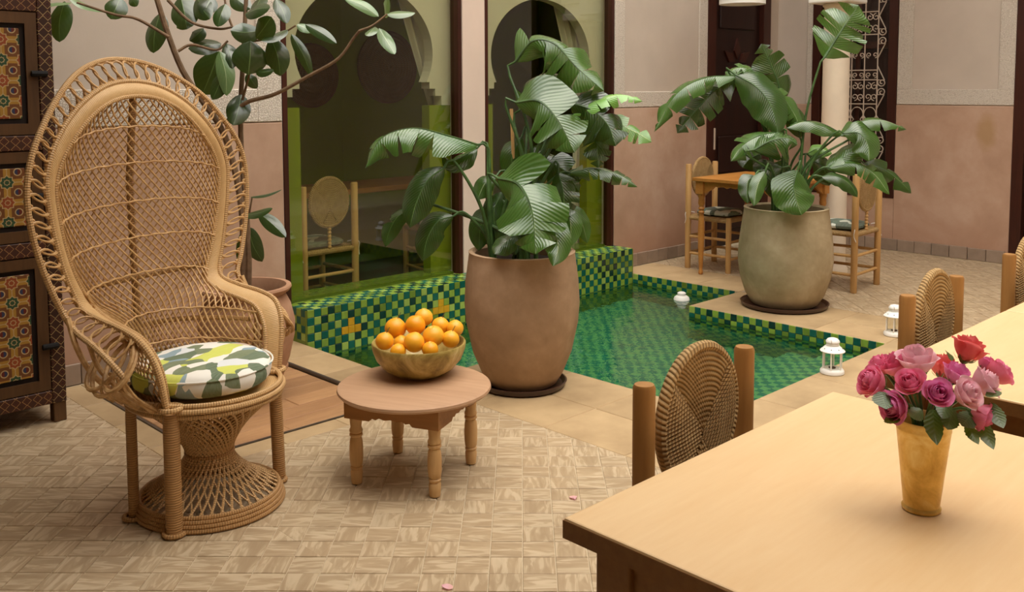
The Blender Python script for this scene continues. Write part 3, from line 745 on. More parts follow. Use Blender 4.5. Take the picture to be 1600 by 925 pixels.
mb.box(NX0, NX1, PYN, PYN + .34, PD, -.22); mb.box(NX0, NX1, PYN + .34, PYN + .62, PD, -.42)
mb.build('basin', MT['basin'], pool, smooth=False, ox=pool.location)
q = quad_field(Vector((PX1, PYF, -.001)), -Y_, -Z_, -X_, int((PYF - PYM) / TP), 4)
q += quad_field(Vector((NX1, PYM, -.001)), -Y_, -Z_, -X_, int((PYM - PYN) / TP), 5)
tiles_for(pool, pool.location, q, 300)
wt = MB(); e = .0045; WZL = -.075
wt.add([(PX0 + e, PYM, WZL), (PX1 - e, PYM, WZL), (PX1 - e, PYF - e, WZL), (PX0 + e, PYF - e, WZL)], [(0, 1, 2, 3)])
wt.add([(NX0 + e, PYN + e, WZL), (NX1 - e, PYN + e, WZL), (NX1 - e, PYM, WZL), (NX0 + e, PYM, WZL)], [(0, 1, 2, 3)])
tag(wt.build('pool_water', MT['water'], smooth=False, weld=True), 'rippled green water filling the tiled pool', 'water', kind='stuff')
p = atZ(1065, 468, WZL)
fl = thing('pool_float', 'small white plastic float on the far pool water', 'float', (p.x, p.y, WZL))
mb = MB(); mb.lathe([(0, -.03), (.045, -.022), (.06, 0), (.055, .018), (.04, .03), (0, .034)], 20); mb.build('float_body', MT['white'], fl)
mb = MB(); mb.lathe([(.03, .030), (.032, .05), (.02, .058), (0, .06)], 16); mb.build('float_cap', MT['white'], fl)

# ================================================================ peacock chair
PM, PS, PF = Vector((1.587, 3.081, 0)), Vector((.954, .3, 0)).normalized(), Vector((.3, -.954, 0)).normalized()
pea = thing('peacock_chair', 'tall rattan peacock chair with a ring-edged oval back', 'chair', PM)
pea.matrix_world = Matrix(((PS.x, PF.x, 0, PM.x), (PS.y, PF.y, 0, PM.y), (0, 0, -1 if PS.cross(PF).z < 0 else 1, 0), (0, 0, 0, 1)))
if PS.cross(PF).z < 0: pea.matrix_world = Matrix(((PS.x, -PF.x, 0, PM.x), (PS.y, -PF.y, 0, PM.y), (0, 0, 1, 0), (0, 0, 0, 1)))
# local frame: x to the sitter's left, y backwards (so w = -y), z up
def Q(u, w_, z): return Vector((u, -w_, z))
def sym(half):  # half runs from apex (u=0) down one side
    return [Q(-u, w_, z) for u, w_, z in half[::-1]] + [Q(u, w_, z) for u, w_, z in (half[1:] if half[0][0] == 0 else half)]
rim_h = [(0, -.497, 1.611), (.11, -.48, 1.597), (.214, -.452, 1.555), (.32, -.41, 1.478), (.41, -.38, 1.37), (.468, -.36, 1.27), (.492, -.352, 1.16), (.485, -.345, 1.04), (.462, -.338, .93), (.43, -.33, .83), (.40, -.322, .755), (.395, -.27, .70), (.40, -.18, .665), (.405, -.09, .62), (.385, -.04, .56)]
ho_h = [(0, -.433, 1.53), (.11, -.425, 1.515), (.21, -.41, 1.468), (.30, -.395, 1.395), (.37, -.38, 1.30), (.405, -.373, 1.20), (.402, -.37, 1.10), (.385, -.367, .99), (.36, -.362, .88), (.332, -.355, .80), (.322, -.33, .752), (.325, -.24, .728), (.33, -.13, .71), (.328, -.06, .685), (.312, -.018, .63), (.292, -.002, .55), (.272, .004, .44)]
hi_h = [(0, -.402, 1.475), (.10, -.398, 1.462), (.19, -.390, 1.42), (.27, -.385, 1.35), (.335, -.382, 1.265), (.366, -.38, 1.18), (.363, -.38, 1.09), (.346, -.378, .98), (.318, -.376, .88), (.283, -.372, .80), (.262, -.36, .755), (.262, -.28, .715), (.268, -.17, .69), (.268, -.10, .665), (.258, -.055, .61), (.245, -.035, .54), (.232, -.03, .44)]
N = 150
rim, ho, hi = crom(sym(rim_h), N), crom(sym(ho_h), N), crom(sym(hi_h), N)
def cane(pts, r, nm, m='cane', sides=8, closed=False):
    mb = MB(); mb.tube(pts, r, sides, closed); return mb.build(nm, MT[m], pea)
cane(rim, .0105, 'outer_hoop'); cane(ho, .010, 'inner_hoop'); cane(hi, .008, 'inner_hoop')
off = [p + Vector((0, -.006, .0)) for p in ho]
mb = MB()   # wide wound band between the two inner hoops, slightly crowned
def bandf(u, v):
    i = min(N - 2, int(u * (N - 1))); t = u * (N - 1) - i
    a = ho[i].lerp(ho[i + 1], t); b = hi[i].lerp(hi[i + 1], t)
    c = a.lerp(b, v); nrm = Vector((0, -1, .25)).normalized()
    return c + nrm * (.010 * math.sin(math.pi * v))
Ltot = sum((a - b).length for a, b in zip(ho, ho[1:]))
mb.grid(bandf, N * 2, 6, uvf=lambda u, v: (u * Ltot, v)); mb.build('wound_band', MT['cane_band'], pea)
mb = MB(); mb.grid(lambda u, v: bandf(u, v) + Vector((0, .012, -.004)), N, 3, uvf=lambda u, v: (u * Ltot, v)); mb.build('band_backing', MT['cane_band'], pea)
# chain of interlocked rings between rim and inner hoop
def resample(P, n):
    L = [0]
    for a, b in zip(P, P[1:]): L.append(L[-1] + (b - a).length)
    out = []; k = 0
    for i in range(n):
        s_ = L[-1] * i / (n - 1)
        while k < len(P) - 2 and s_ > L[k + 1]: k += 1
        out.append(P[k].lerp(P[k + 1], (s_ - L[k]) / max(1e-9, L[k + 1] - L[k])))
    return out
rh = [Q(*p) for p in rim_h[:14]]; hh = [Q(*p) for p in ho_h[:14]]
NR = 30
ra, ha = resample(crom(rh, 80), NR * 2 + 1), resample(crom(hh, 80), NR * 2 + 1)
ring_me = MB(); ring_me.tube([(math.cos(2 * math.pi * k / 20), math.sin(2 * math.pi * k / 20), .12 * math.sin(4 * math.pi * k / 20)) for k in range(20)], .13, 6, True)
ring_me = ring_me.mesh('ring', MT['cane_thin'])
for sgn in (-1, 1):
    for k in range(NR):
        a, b = ra[2 * k + 1].copy(), ha[2 * k + 1].copy(); a2 = ra[2 * k]; b2 = ra[2 * k + 2]
        rad = (a - b); half = rad.length / 2 - .006; tn = (b2 - a2)
        tl = tn.length * .56; xa = rad.normalized(); za = xa.cross(tn).normalized(); ya = za.cross(xa); c = (a + b) / 2
        M4 = Matrix(((xa.x * half, ya.x * tl, za.x * .035, c.x), (xa.y * half, ya.y * tl, za.y * .035, c.y), (xa.z * half, ya.z * tl, za.z * .035, c.z), (0, 0, 0, 1)))
        if sgn < 0: M4 = Matrix.Diagonal((-1, 1, 1, 1)) @ M4
        obj('ring', ring_me, pea, mat=M4)
# small ties from the rings to both hoops
mb = MB()
for sgn in (-1, 1):
    for k in range(NR * 2 + 1):
        if k % 2 == 0:
            a, b = ra[k], ha[k]
            for p_, q_ in ((a, a.lerp(b, .2)), (b.lerp(a, .22), b)): mb.tube([Vector((sgn * p_.x, p_.y, p_.z)), Vector((sgn * q_.x, q_.y, q_.z))], .0045, 5)
mb.build('ring_ties', MT['cane_thin'], pea)['kind'] = 'stuff'
# curved lattice shell of the back and sides
def lerp_tab(tab, z):
    if z <= tab[0][0]: return tab[0][1:]
    for a, b in zip(tab, tab[1:]):
        if z <= b[0]:
            t = (z - a[0]) / (b[0] - a[0]); t = t * t * (3 - 2 * t) if False else t
            return tuple(p + (q_ - p) * t for p, q_ in zip(a[1:], b[1:]))
    return tab[-1][1:]
#  z, U half width, wb back depth, dep forward reach, lateral length
TAB = [(.43, .235, -.37, .335, .50), (.60, .25, -.385, .325, .52), (.66, .262, -.392, .285, .47), (.70, .264, -.397, .18, .37), (.745, .262, -.402, .06, .285), (.80, .283, -.408, .036, .293), (.88, .318, -.418, .042, .327), (.98, .346, -.426, .048, .356), (1.09, .363, -.432, .052, .373), (1.18, .366, -.432, .052, .376), (1.265, .335, -.428, .046, .344), (1.35, .270, -.418, .033, .276), (1.42, .19, -.408, .018, .194), (1.462, .10, -.403, .005, .102), (1.476, .01, -.402, .0, .012)]
TH = R(82)
def shell(a, z):
    U, wb, dep, L = lerp_tab(TAB, z); t = max(-1, min(1, a / L))
    return Q(U * math.sin(t * TH) / math.sin(TH), wb + dep * (1 - math.cos(t * TH)) / (1 - math.cos(TH)), z)
def Lz(z): return lerp_tab(TAB, z)[3]
def strands(slope, pitch, r, off_w, nm, sides=5):
    mb = MB(); zc = .43
    a0 = -2.0
    while a0 < 2.0:
        pts = []
        for k in range(81):
            z = zc + (1.474 - zc) * k / 80; a = a0 + slope * (z - zc)
            if abs(a) <= Lz(z): pts.append(shell(a, z) + Vector((0, off_w, 0)))
            else:
                if len(pts) > 2: mb.tube(pts[::2] + ([pts[-1]] if len(pts) % 2 == 0 else []), r, sides)
                pts = []
        if len(pts) > 2: mb.tube(pts[::2] + ([pts[-1]] if len(pts) % 2 == 0 else []), r, sides)
        a0 += pitch
    return mb.build(nm, MT['cane_thin'], pea)
strands(-.72, .026, .0038, -.005, 'lattice_strands')['kind'] = 'stuff'
strands(.72, .026, .0029, .004, 'lattice_strands')['kind'] = 'stuff'
for z0, bow in ((1.335, .05), (1.20, .05), (1.06, .045), (.93, .04), (.80, .035), (.655, .02), (.545, .01)):
    L = Lz(z0 - bow * .4); pts = []
    for k in range(41):
        a = -L + 2 * L * k / 40; z = z0 + bow * (1 - (a / L) ** 2) - bow * .4
        a = max(-Lz(z), min(Lz(z), a)); pts.append(shell(a, z) + Vector((0, -.008 + .002 * math.sin(k * 1.9), .002 * math.cos(k * 1.9))))
    cane(pts, .0036, 'cross_strand', 'cane_thin', 5)
cane([Q(0, -.415 - .02, .40), Q(0, -.45, .8), Q(0, -.462, 1.15), Q(0, -.425, 1.49)], .013, 'spine', 'cane_leg')
for z in (.62, .80): cane([shell(a, z) + Vector((0, .02, 0)) for a in [(-1 + k / 8) * Lz(z) * .95 for k in range(17)]], .010, 'back_brace', 'cane_leg')
# arm scrolls: a basket roll of interlaced loops on each arm
for sgn in (-1, 1):
    mb = MB()
    def A(u, w_, z): return Q(sgn * u, w_, z)
    for (u, w_, z, r1, r2, tilt) in ((.375, -.12, .60, .075, .085, 0), (.375, -.15, .60, .06, .07, .2), (.37, -.09, .60, .055, .065, -.2)):
        mb.tube([A(u - .055 * math.cos(a), w_ + r1 * math.sin(a) + tilt * .05 * math.cos(a), z + r2 * math.cos(a)) for a in [2 * math.pi * k / 24 for k in range(24)]], .0075, 6, True)
    mb.tube(crom([A(.40, -.30, .745), A(.405, -.26, .66), A(.39, -.22, .58), A(.36, -.18, .52), A(.32, -.14, .47), A(.28, -.12, .43)], 20), .0095, 7)
    mb.tube(crom([A(.40, -.20, .67), A(.40, -.16, .60), A(.375, -.12, .54), A(.33, -.07, .48), A(.285, -.04, .43)], 20), .0085, 7)
    for k in range(6): mb.tube(crom([A(.385 - .012 * k, -.06 - .03 * k, .56), A(.34, -.05 - .035 * k, .49), A(.27, -.03 - .045 * k, .43)], 10), .0055, 5)
    mb.build('arm_scroll', MT['cane_thin'], pea)
# seat rings, seat, legs, hourglass base
SC, SR = -.10, .268
def circ(r, z, n=56, c=SC): return [Q(r * math.cos(2 * math.pi * k / n), c + r * math.sin(2 * math.pi * k / n), z) for k in range(n)]
for r_, z in ((SR, .408), (SR + .006, .426), (SR - .004, .443)): cane(circ(r_, z), .0095, 'seat_ring', closed=True)
mb = MB(); mb.lathe([(0, .43), (SR - .01, .428), (SR - .01, .415), (0, .412)], 40, (0, -SC, 0)); mb.build('seat', MT['cane_band'], pea)
for u, w_, r_, top in ((-.25, 0, .028, .42), (.25, .0, .024, .42), (-.225, -.225, .019, .42), (.225, -.225, .019, .42)):
    k = .02 if u > 0 else 0
    mb = MB(); mb.tube([Q(u * (1 + k * (3 - 3 * t)), w_, top * t + .004) for t in [x / 14 for x in range(15)]], [r_ * (1.0 if t < 13 else .94) for t in range(15)], 10); mb.build('leg', MT['cane_leg'], pea)
for r_, z in ((.258, .010), (.254, .024), (.249, .037), (.243, .050)): cane(circ(r_, z, 56, -.09), .0085, 'base_ring', 'cane_leg', closed=True)
BC = -.09
for k_, (u, w_) in enumerate(((-.25, 0), (.25, 0), (-.225, -.225))):   # base ring bulges round the feet
    cane([Q(u + (.034) * math.cos(a), w_ + .034 * math.sin(a), .010) for a in [2 * math.pi * j / 14 for j in range(14)]], .008, 'foot_ring', 'cane_leg', closed=True)
WZc, WR = .195, .078
for nm, z0, r0, z1, r1, pw in (('base_strands', .05, .238, WZc, WR, 1.0), ('upper_strands', WZc, WR, .405, .252, 1.0)):
    for tw in (-1, 1):
        mb = MB(); n = 42
        for k in range(n):
            a = 2 * math.pi * k / n; pts = []
            for j in range(9):
                t = j / 8; z = z0 + (z1 - z0) * t
                tt = t if nm == 'upper_strands' else 1 - t
                r_ = WR + (max(r0, r1) - WR) * (.30 * tt + .70 * tt ** 2.0)
                aa = a + tw * (1.15 if nm == 'upper_strands' else .55) * (tt ** .8)
                pts.append(Q(r_ * math.cos(aa), BC + r_ * math.sin(aa), z))
            mb.tube(pts, .0048 if tw > 0 else .0036, 5)
        mb.build(nm, MT['cane'], pea)['kind'] = 'stuff'
cane(circ(WR + .003, WZc, 36, BC), .007, 'waist_ring', 'cane_leg', closed=True)
for (u, w_) in ((-.25, 0), (.25, 0)):
    cane([Q(u + .036 * math.cos(a), w_ + .036 * math.sin(a), .44) for a in [2 * math.pi * j / 16 for j in range(16)]], .009, 'post_lashing', closed=True)
# print cushion
cp = pea.matrix_world @ Q(.005, -.115, .447)
cu = MB()
prof = [(0, .0), (.17, .0), (.222, .004), (.240, .016), (.2445, .034), (.2445, .052), (.238, .068), (.22, .080), (.17, .087), (.08, .0905), (0, .091)]
cu.lathe(prof, 48)
for i, v in enumerate(cu.v):
    a = math.atan2(v[1], v[0]); k = 1 + .018 * math.sin(3 * a + 1) + .012 * math.sin(7 * a)
    cu.v[i] = (v[0] * k, v[1] * k, v[2] * (1 + .05 * math.sin(2 * a + .6)))
cushion = thing('seat_cushion', 'round seat cushion with green, white, blue and lime leaf print on the peacock chair', 'cushion', cp, R(20))
cu.build('cushion_pad', MT['cushion'], cushion)
mb = MB(); mb.tube([(.2455 * math.cos(a), .2455 * math.sin(a), .066) for a in [2 * math.pi * k / 60 for k in range(60)]], .0035, 6, True); mb.build('piping', MT['cushion'], cushion)

# ================================================================ low round table, bowl, oranges
TC = Vector((2.252, 2.844, 0)); TH_ = math.atan2(-.29, .131)
low = thing('low_round_table', 'low round wooden table on turned legs beside the peacock chair', 'table', TC, TH_)
mb = MB(); mb.lathe([(0, .331), (.272, .331), (.290, .336), (.298, .345), (.296, .354), (.285, .359), (0, .359)], 64); mb.build('table_top', MT['low_top'], low)
leg_prof = [(.012, 0), (.020, .004), (.0225, .03), (.0235, .05), (.019, .058), (.0235, .063), (.0235, .068), (.019, .072), (.0235, .078), (.026, .10), (.0265, .14), (.0245, .17), (.020, .185), (.0255, .19), (.0255, .197), (.020, .20), (.0255, .206), (.0255, .212), (.021, .222), (.023, .24), (.024, .262), (.022, .31)]
hs = .165
for sx in (-1, 1):
    for sy in (-1, 1): mb = MB(); mb.lathe(leg_prof, 18, (sx * hs, sy * hs, 0)); mb.build('leg', MT['low_leg'], low)
def scallop(L):
    pts = [(-L, .331), (-L, .262)]
    for x in (-.46, -.40, -.32, -.24, -.12, 0, .12, .24, .32, .40, .46):
        pts.append((x * L, .262 + {.46: 0, .40: .012, .32: .008, .24: .016, .12: .011, 0: .016}[abs(x)]))
    return pts + [(L, .262), (L, .331)]
for k, (ax, sg) in enumerate((('y', -1), ('y', 1), ('x', -1), ('x', 1))):
    mb = MB(); a = sg * (hs + .032); L = hs + .032 if ax == 'y' else hs + .014
    mb.prism(scallop(L), min(a, a - sg * .018), max(a, a - sg * .018), ax); mb.build('apron', MT['low_apron'], low, smooth=False, fix=True)
BZ = .3592
bc = atZ(655, 584, BZ); bc = Vector((bc.x, bc.y, BZ))
bowl = MB()
bprof = [(0, 0), (.07, 0), (.10, .006), (.14, .03), (.17, .065), (.185, .105), (.1885, .128), (.186, .133), (.180, .131), (.174, .12), (.16, .075), (.13, .04), (.09, .02), (0, .015)]
bowl.lathe(bprof, 48)
tag(obj('fruit_bowl', bowl.mesh('fruit_bowl', MT['bowl']), loc=bc), 'wide mottled ochre glazed bowl full of oranges', 'bowl')
ORS = [(601, 533, 14.5, -.10, 'leftmost orange in the bowl, at the rim, with a short twig'), (618, 513, 17, .02, 'large orange with a twig at the upper left of the heap'),
       (649, 508, 16, .0, 'orange just below the topmost orange of the heap'), (662, 496, 14.5, .07, 'topmost orange of the heap in the bowl'),
       (647, 535, 16.5, -.10, 'big orange at the front middle of the bowl'), (677, 525, 17, -.04, 'big orange right of the front middle orange'),
       (688, 509, 14, .07, 'orange at the back of the heap, right of the topmost'), (711, 513, 13.5, .05, 'rightmost orange in the bowl'),
       (704, 530, 14, -.03, 'small orange with a twig at the right front rim'), (627, 536, 12.5, -.03, 'half hidden orange between the leftmost and the front middle one'),
       (622, 549, 12.5, -.12, 'low orange at the front left rim of the bowl'), (672, 546, 13, -.12, 'low orange at the front rim, right of the middle')]
om = MB(); om.lathe([(max(0.0, math.sin(math.pi * k / 14)), -math.cos(math.pi * k / 14) * .94 + (.05 if k in (13,) else 0) - (.08 if k == 14 else 0)) for k in range(15)], 22)
om = om.mesh('orange', MT['orange'], weld=True)
Dc = (bc + Vector((0, 0, .12)) - CAMP).dot(FW)
for k, (x, y, r_, dd, lb) in enumerate(ORS):
    D = Dc + dd * .9; p = atD(x, y, D); rr = r_ * D / FPX
    root = thing('orange', lb, 'orange', p, random.uniform(0, 6), 'oranges in the glazed bowl')
    root.rotation_euler = (random.uniform(-.4, .4), random.uniform(-.4, .4), random.uniform(0, 6))
    o = obj('fruit', om, root); o.scale = (rr, rr, rr)
    if k in (0, 1, 6, 8):
        root.rotation_euler = (.1, .2, 0); mb = MB(); mb.tube(crom([(0, 0, rr * .85), (.004, 0, rr * 1.15), (.012, .003, rr * 1.5)], 6), .0016, 5); mb.build('twig', MT['twig'], root)

# ================================================================ painted cabinet
CX1, CY = 1.505, 4.44; CX0 = .55
cab = thing('painted_cabinet', 'tall dark Moroccan cabinet with painted star panels at the left edge', 'cabinet', (CX0, CY, 0))
o_ = cab.location
mb = MB(); mb.box(CX0, CX1, CY + .02, CY + .40, .09, 2.35); mb.build('body', MT['cab_wood'], cab, smooth=False, ox=o_)
for x in (CX0, CX1 - .055): mb = MB(); mb.box(x, x + .055, CY, CY + .055, 0, .10); mb.build('foot', MT['cab_wood'], cab, smooth=False, ox=o_, bevel=.004)
for x in (CX0, CX1 - .055): mb = MB(); mb.box(x, x + .055, CY + .33, CY + .385, 0, .10); mb.build('foot', MT['cab_wood'], cab, smooth=False, ox=o_, bevel=.004)
for a, b in ((CX1 - .06, CX1), (CX0, CX0 + .06)): mb = MB(); mb.box(a, b, CY - .006, CY + .02, .09, 2.35); mb.build('stile', MT['fret'], cab, smooth=False, ox=o_, bevel=.003, bseg=1)
for z0, z1 in ((.09, .15), (.765, .83), (1.235, 1.30), (1.84, 1.93), (2.29, 2.35)):
    mb = MB(); mb.box(CX0 + .06, CX1 - .06, CY - .004, CY + .02, z0, z1); mb.build('rail', MT['fret_h'], cab, smooth=False, ox=o_, bevel=.003, bseg=1)
mid = (CX0 + CX1) / 2
for z0, z1 in ((.155, .76), (.835, 1.23), (1.305, 1.835)):
    for x0, x1, hx in ((mid + .003, CX1 - .063, CX1 - .06), (CX0 + .063, mid - .003, CX0 + .06)):
        root = MB(); fwd = .048
        for b in ((x0, x0 + fwd, z0, z1), (x1 - fwd, x1, z0, z1), (x0 + fwd, x1 - fwd, z0, z0 + fwd), (x0 + fwd, x1 - fwd, z1 - fwd, z1)): root.box(b[0], b[1], CY - .002, CY + .02, b[2], b[3])
        dr = root.build('door', MT['cab_wood'], cab, smooth=False, ox=o_)
        g_ = MB(); g_.box(x0 + fwd, x1 - fwd, CY + .012, CY + .019, z0 + fwd, z1 - fwd); g_.build('groove', MT['cab_dark'], dr, smooth=False, ox=o_)
        pn = MB(); pn.box(x0 + fwd + .022, x1 - fwd - .022, CY + .003, CY + .013, z0 + fwd + .022, z1 - fwd - .022)
        pn.build('painted_panel', MT['stars'], dr, smooth=False, ox=o_, bevel=.003, bseg=1)
        for zz in (z0 + .33 * (z1 - z0) if z0 < .8 else z0 + .5 * (z1 - z0), ):
            hb = MB(); s_ = 1 if hx > mid else -1
            hb.tube([(hx - s_ * .035, CY - .014, zz), (hx + s_ * .03, CY - .014, zz)], .013, 8); hb.box(min(hx - s_ * .03, hx + s_ * .03), max(hx - s_ * .03, hx + s_ * .03), CY - .012, CY - .006, zz - .012, zz + .012)
            hb.build('bolt', MT['black'], dr, ox=o_)
# ================================================================ rope-backed chairs
def make_chair(label, group, post='post', seat_rope='rope'):
    """local: faces -y, back posts at +y"""
    t = thing('rope_chair', label, 'chair', (0, 0, 0), 0, group)
    W, Dp, H = .205, .19, .872
    for s in (-1, 1):
        mb = MB(); mb.lathe([(.0, 0), (.020, .0), (.0235, .006), (.0245, .40), (.0245, H - .008), (.021, H - .001), (0, H)], 18, (s * W, Dp, 0)); mb.build('back_post', MT[post], t)
        mb = MB(); mb.lathe([(0, 0), (.019, 0), (.022, .006), (.023, .43), (.020, .452), (0, .454)], 16, (s * (W - .005), -Dp, 0)); mb.build('leg', MT[post], t)
    def bar(a, b, r=.0115, nm='stretcher'): mb = MB(); mb.tube([a, b], r, 10); mb.build(nm, MT[post], t)
    for z in (.11, .25):
        for s in (-1, 1): bar((s * W, Dp, z + .02), (s * (W - .005), -Dp, z + .02))
        bar((-W, -Dp, z), (W, -Dp, z))
    bar((-W, Dp, .13), (W, Dp, .13)); bar((-W, Dp, .27), (W, Dp, .27))
    mb = MB()
    for a, b in (((-W, -Dp), (W, -Dp)), ((W, -Dp), (W, Dp)), ((W, Dp), (-W, Dp)), ((-W, Dp), (-W, -Dp))): mb.tube([(a[0], a[1], .425), ((a[0] + b[0]) / 2, (a[1] + b[1]) / 2, .425), (b[0], b[1], .425)], .017, 8)
    mb.build('seat_rail', MT[seat_rope], t)
    mb = MB(); n = 26
    for k in range(n):
        q = -W + .02 + (2 * W - .04) * k / (n - 1); lim = Dp * abs(q) / W
        for s in (-1, 1): mb.tube([(q, s * lim, .432), (q, s * Dp, .440)], .0075, 5)
        q2 = -Dp + .02 + (2 * Dp - .04) * k / (n - 1); lim2 = W * abs(q2) / Dp
        for s in (-1, 1): mb.tube([(s * lim2, q2, .432), (s * W, q2, .440)], .0072, 5)
    mb.build('woven_seat', MT[seat_rope], t)
    # oval back of rope
    oz, a_, b_ = .752, .150, .160; y0 = Dp - .004
    mb = MB(); mb.tube([(a_ * math.cos(q), y0, oz + b_ * math.sin(q)) for q in [2 * math.pi * k / 44 for k in range(44)]], .0135, 8, True); oval = mb.build('oval_frame', MT[seat_rope], t)
    core = MB(); core.prism([(a_ * .97 * math.cos(2 * math.pi * k / 40), oz + b_ * .97 * math.sin(2 * math.pi * k / 40)) for k in range(40)], y0 - .002, y0 + .002, 'y'); core.build('oval_core', MT['core'], t, smooth=False, fix=True)
    mb = MB(); yv = oz - .040
    def ext(x): return b_ * math.sqrt(max(0, 1 - (x / a_) ** 2))
    for side in (-1, 1):
        yy = y0 + side * .0065
        k = 0; pit = .0088
        nx = int(a_ / pit)
        for i in range(-nx, nx + 1):           # upright ropes: upper wedge and short lower wedge
            x = i * pit; top = ext(x) ; lo = (yv - oz) + abs(x) * 1.25
            if top - lo > .01: mb.tube([(x, yy, oz + top), (x * .96, yy + side * .003, oz + (top + lo) / 2), (x * .93, yy, oz + lo)], .0056, 5)
            hi_ = (yv - oz) - .012 - abs(x) * 1.5; bot = -top
            if hi_ - bot > .01: mb.tube([(x, yy, oz + bot), (x * .9, yy + side * .002, oz + hi_)], .0056, 5)
        nz = int(b_ / pit)
        for i in range(-nz, nz + 1):           # level ropes either side
            z = i * pit; ex = a_ * math.sqrt(max(0, 1 - (z / b_) ** 2))
            inn = (z - (yv - oz)) / 1.25 if z > yv - oz else ((yv - oz - .012) - z) / 1.5
            inn = max(.003, inn)
            if ex - inn > .01:
                for s in (-1, 1): mb.tube([(s * ex, yy, oz + z - .004), (s * (ex + inn) / 2, yy + side * .003, oz + z), (s * inn, yy, oz + z + .006)], .0056, 5)
    mb.build('woven_oval', MT[seat_rope], t)
    mb = MB()
    mb.lathe([(.009, .44)] + [(.009 + .005 * (k % 2), .44 + .012 * k) for k in range(1, 13)] + [(.009, oz - b_)], 10, (0, y0, 0)); mb.build('oval_support', MT[post], t)
    return t
MT['core'] = plain('dark_rope_core', '6A4A28', .9, .2, 30)
def place(t, x, y, rz, label=None, group=None):
    t.location = (x, y, 0); t.rotation_euler = (0, 0, rz)
    if label: t['label'] = label
    if group: t['group'] = group
    return t
GR = 'rope-backed chairs along the near tables'
chA = place(make_chair('wooden chair with woven rope oval back at the corner of the nearest table', GR), 1.795, 1.033, R(1.5))
chB = place(copy_tree(chA), 3.055, 1.005, R(1.5), 'wooden rope-backed chair tucked at the second table, behind the roses', GR)
chC = place(copy_tree(chA), 4.03, 1.03, R(0), 'rope-backed chair cut off by the right edge of the picture', GR)
G2 = 'pale chairs at the far table'
chL = place(make_chair('pale wooden chair with round woven back left of the far table by the wall', G2, 'post_light'), 6.755, 4.40, R(2))
chR = place(copy_tree(chL), 6.775, 3.345, R(182), 'pale wooden chair seen from behind, right of the right-hand pot', G2)
G3 = 'chairs in the room behind the glass'
chI = place(copy_tree(chL), 3.50, 5.50, R(182), 'chair with round woven back seen through the left window', G3)
chJ = place(copy_tree(chL), 4.72, 5.62, R(170), 'dim chair beside the curtain in the room behind the glass', G3)
chK = place(copy_tree(chL), 5.55, 5.60, R(184), 'dim chair in the room behind the right window', G3)
def chair_cushion(ch, label, m='cushion_dk'):
    c = thing('seat_cushion', label, 'cushion', (ch.location.x, ch.location.y, .4478), ch.rotation_euler.z, 'printed seat cushions')
    mb = MB()
    def sup(u, v):
        a = 2 * math.pi * u; rr = .17 * (1 / max(abs(math.cos(a)), abs(math.sin(a)))) ** .62
        prof = ((0, 0), (.85, 0), (1, .012), (1.0, .028), (.9, .042), (.5, .050), (0, .052)); k = v * (len(prof) - 1); i = min(len(prof) - 2, int(k)); f_ = k - i
        r_ = prof[i][0] + (prof[i + 1][0] - prof[i][0]) * f_; z = prof[i][1] + (prof[i + 1][1] - prof[i][1]) * f_
        return (rr * r_ * math.cos(a), rr * r_ * math.sin(a), z)
    mb.grid(sup, 36, 12); mb.build('cushion_pad', MT[m], c)
    for s in (-1, 1): mb = MB(); mb.tube(crom([(s * .17, .15, .02), (s * .207, .19, .03), (s * .235, .20, .012), (s * .232, .195, -.03), (s * .225, .21, -.07)], 10), .003, 5); mb.build('tie', MT['white'], c)
    return c
chair_cushion(chL, 'dark green and white cushion on the far left chair'); chair_cushion(chR, 'green and white cushion tied to the chair right of the pot')
chair_cushion(chI, 'pale patterned cushion on the chair behind the left window'); chair_cushion(chJ, 'dim cushion on the chair beside the indoor curtain')

# ================================================================ tables
def near_table(label, x0, x1, y0, y1):
    t = thing('dining_table', label, 'table', ((x0 + x1) / 2, (y0 + y1) / 2, 0), 0, 'dining tables in the foreground'); o = t.location
    mb = MB(); mb.box(x0, x1, y0, y1, .712, .75); mb.build('table_top', MT['table_top'], t, smooth=False, bevel=.004, ox=o)
    e = MB(); th = .0012
    e.box(x0 - th, x1 + th, y0 - th, y1 + th, .713, .7455); e.build('edge_shade', MT['table_shaded'], t, smooth=False, ox=o)  # thin darker shell paints shade onto the sides of the top
    i = .04; lg = .075
    for a in (x0 + i, x1 - i - lg):
        for b in (y0 + i, y1 - i - lg): mb = MB(); mb.box(a, a + lg, b, b + lg, 0, .712); mb.build('leg', MT['table_shaded'], t, smooth=False, bevel=.004, ox=o)
    for b in ((x0 + i + lg, x1 - i - lg, y0 + i + .012, y0 + i + .034), (x0 + i + lg, x1 - i - lg, y1 - i - .034, y1 - i - .012), (x0 + i + .012, x0 + i + .034, y0 + i + lg, y1 - i - lg), (x1 - i - .034, x1 - i - .012, y0 + i + lg, y1 - i - lg)):
        mb = MB(); mb.box(*b, .60, .712); mb.build('apron', MT['table_shaded'], t, smooth=False, ox=o)
    return t
near_table('pale wooden dining table in the foreground with the vase of roses on it', 1.19, 2.176, .19, 1.088)
near_table('pale wooden table behind the roses, second from the front', 2.41, 3.388, .19, 1.088)
near_table('pale wooden table at the right picture edge, farthest of the three', 3.392, 4.52, .19, 1.088)
ft = thing('side_table', 'small honey wood table with turned legs by the dark door', 'table', (6.75, 4.0, 0)); o = ft.location
mb = MB(); mb.box(6.33, 7.12, 3.60, 4.40, .757, .785); mb.build('table_top', MT['far_table'], ft, smooth=False, bevel=.004, ox=o)
fprof = [(0, 0), (.013, 0), (.02, .012), (.017, .03), (.013, .04), (.016, .06), (.024, .22), (.027, .36), (.022, .46), (.017, .49), (.026, .505), (.018, .52), (.026, .535), (.018, .55), (.028, .575), (.024, .62), (.03, .63), (.03, .66)]
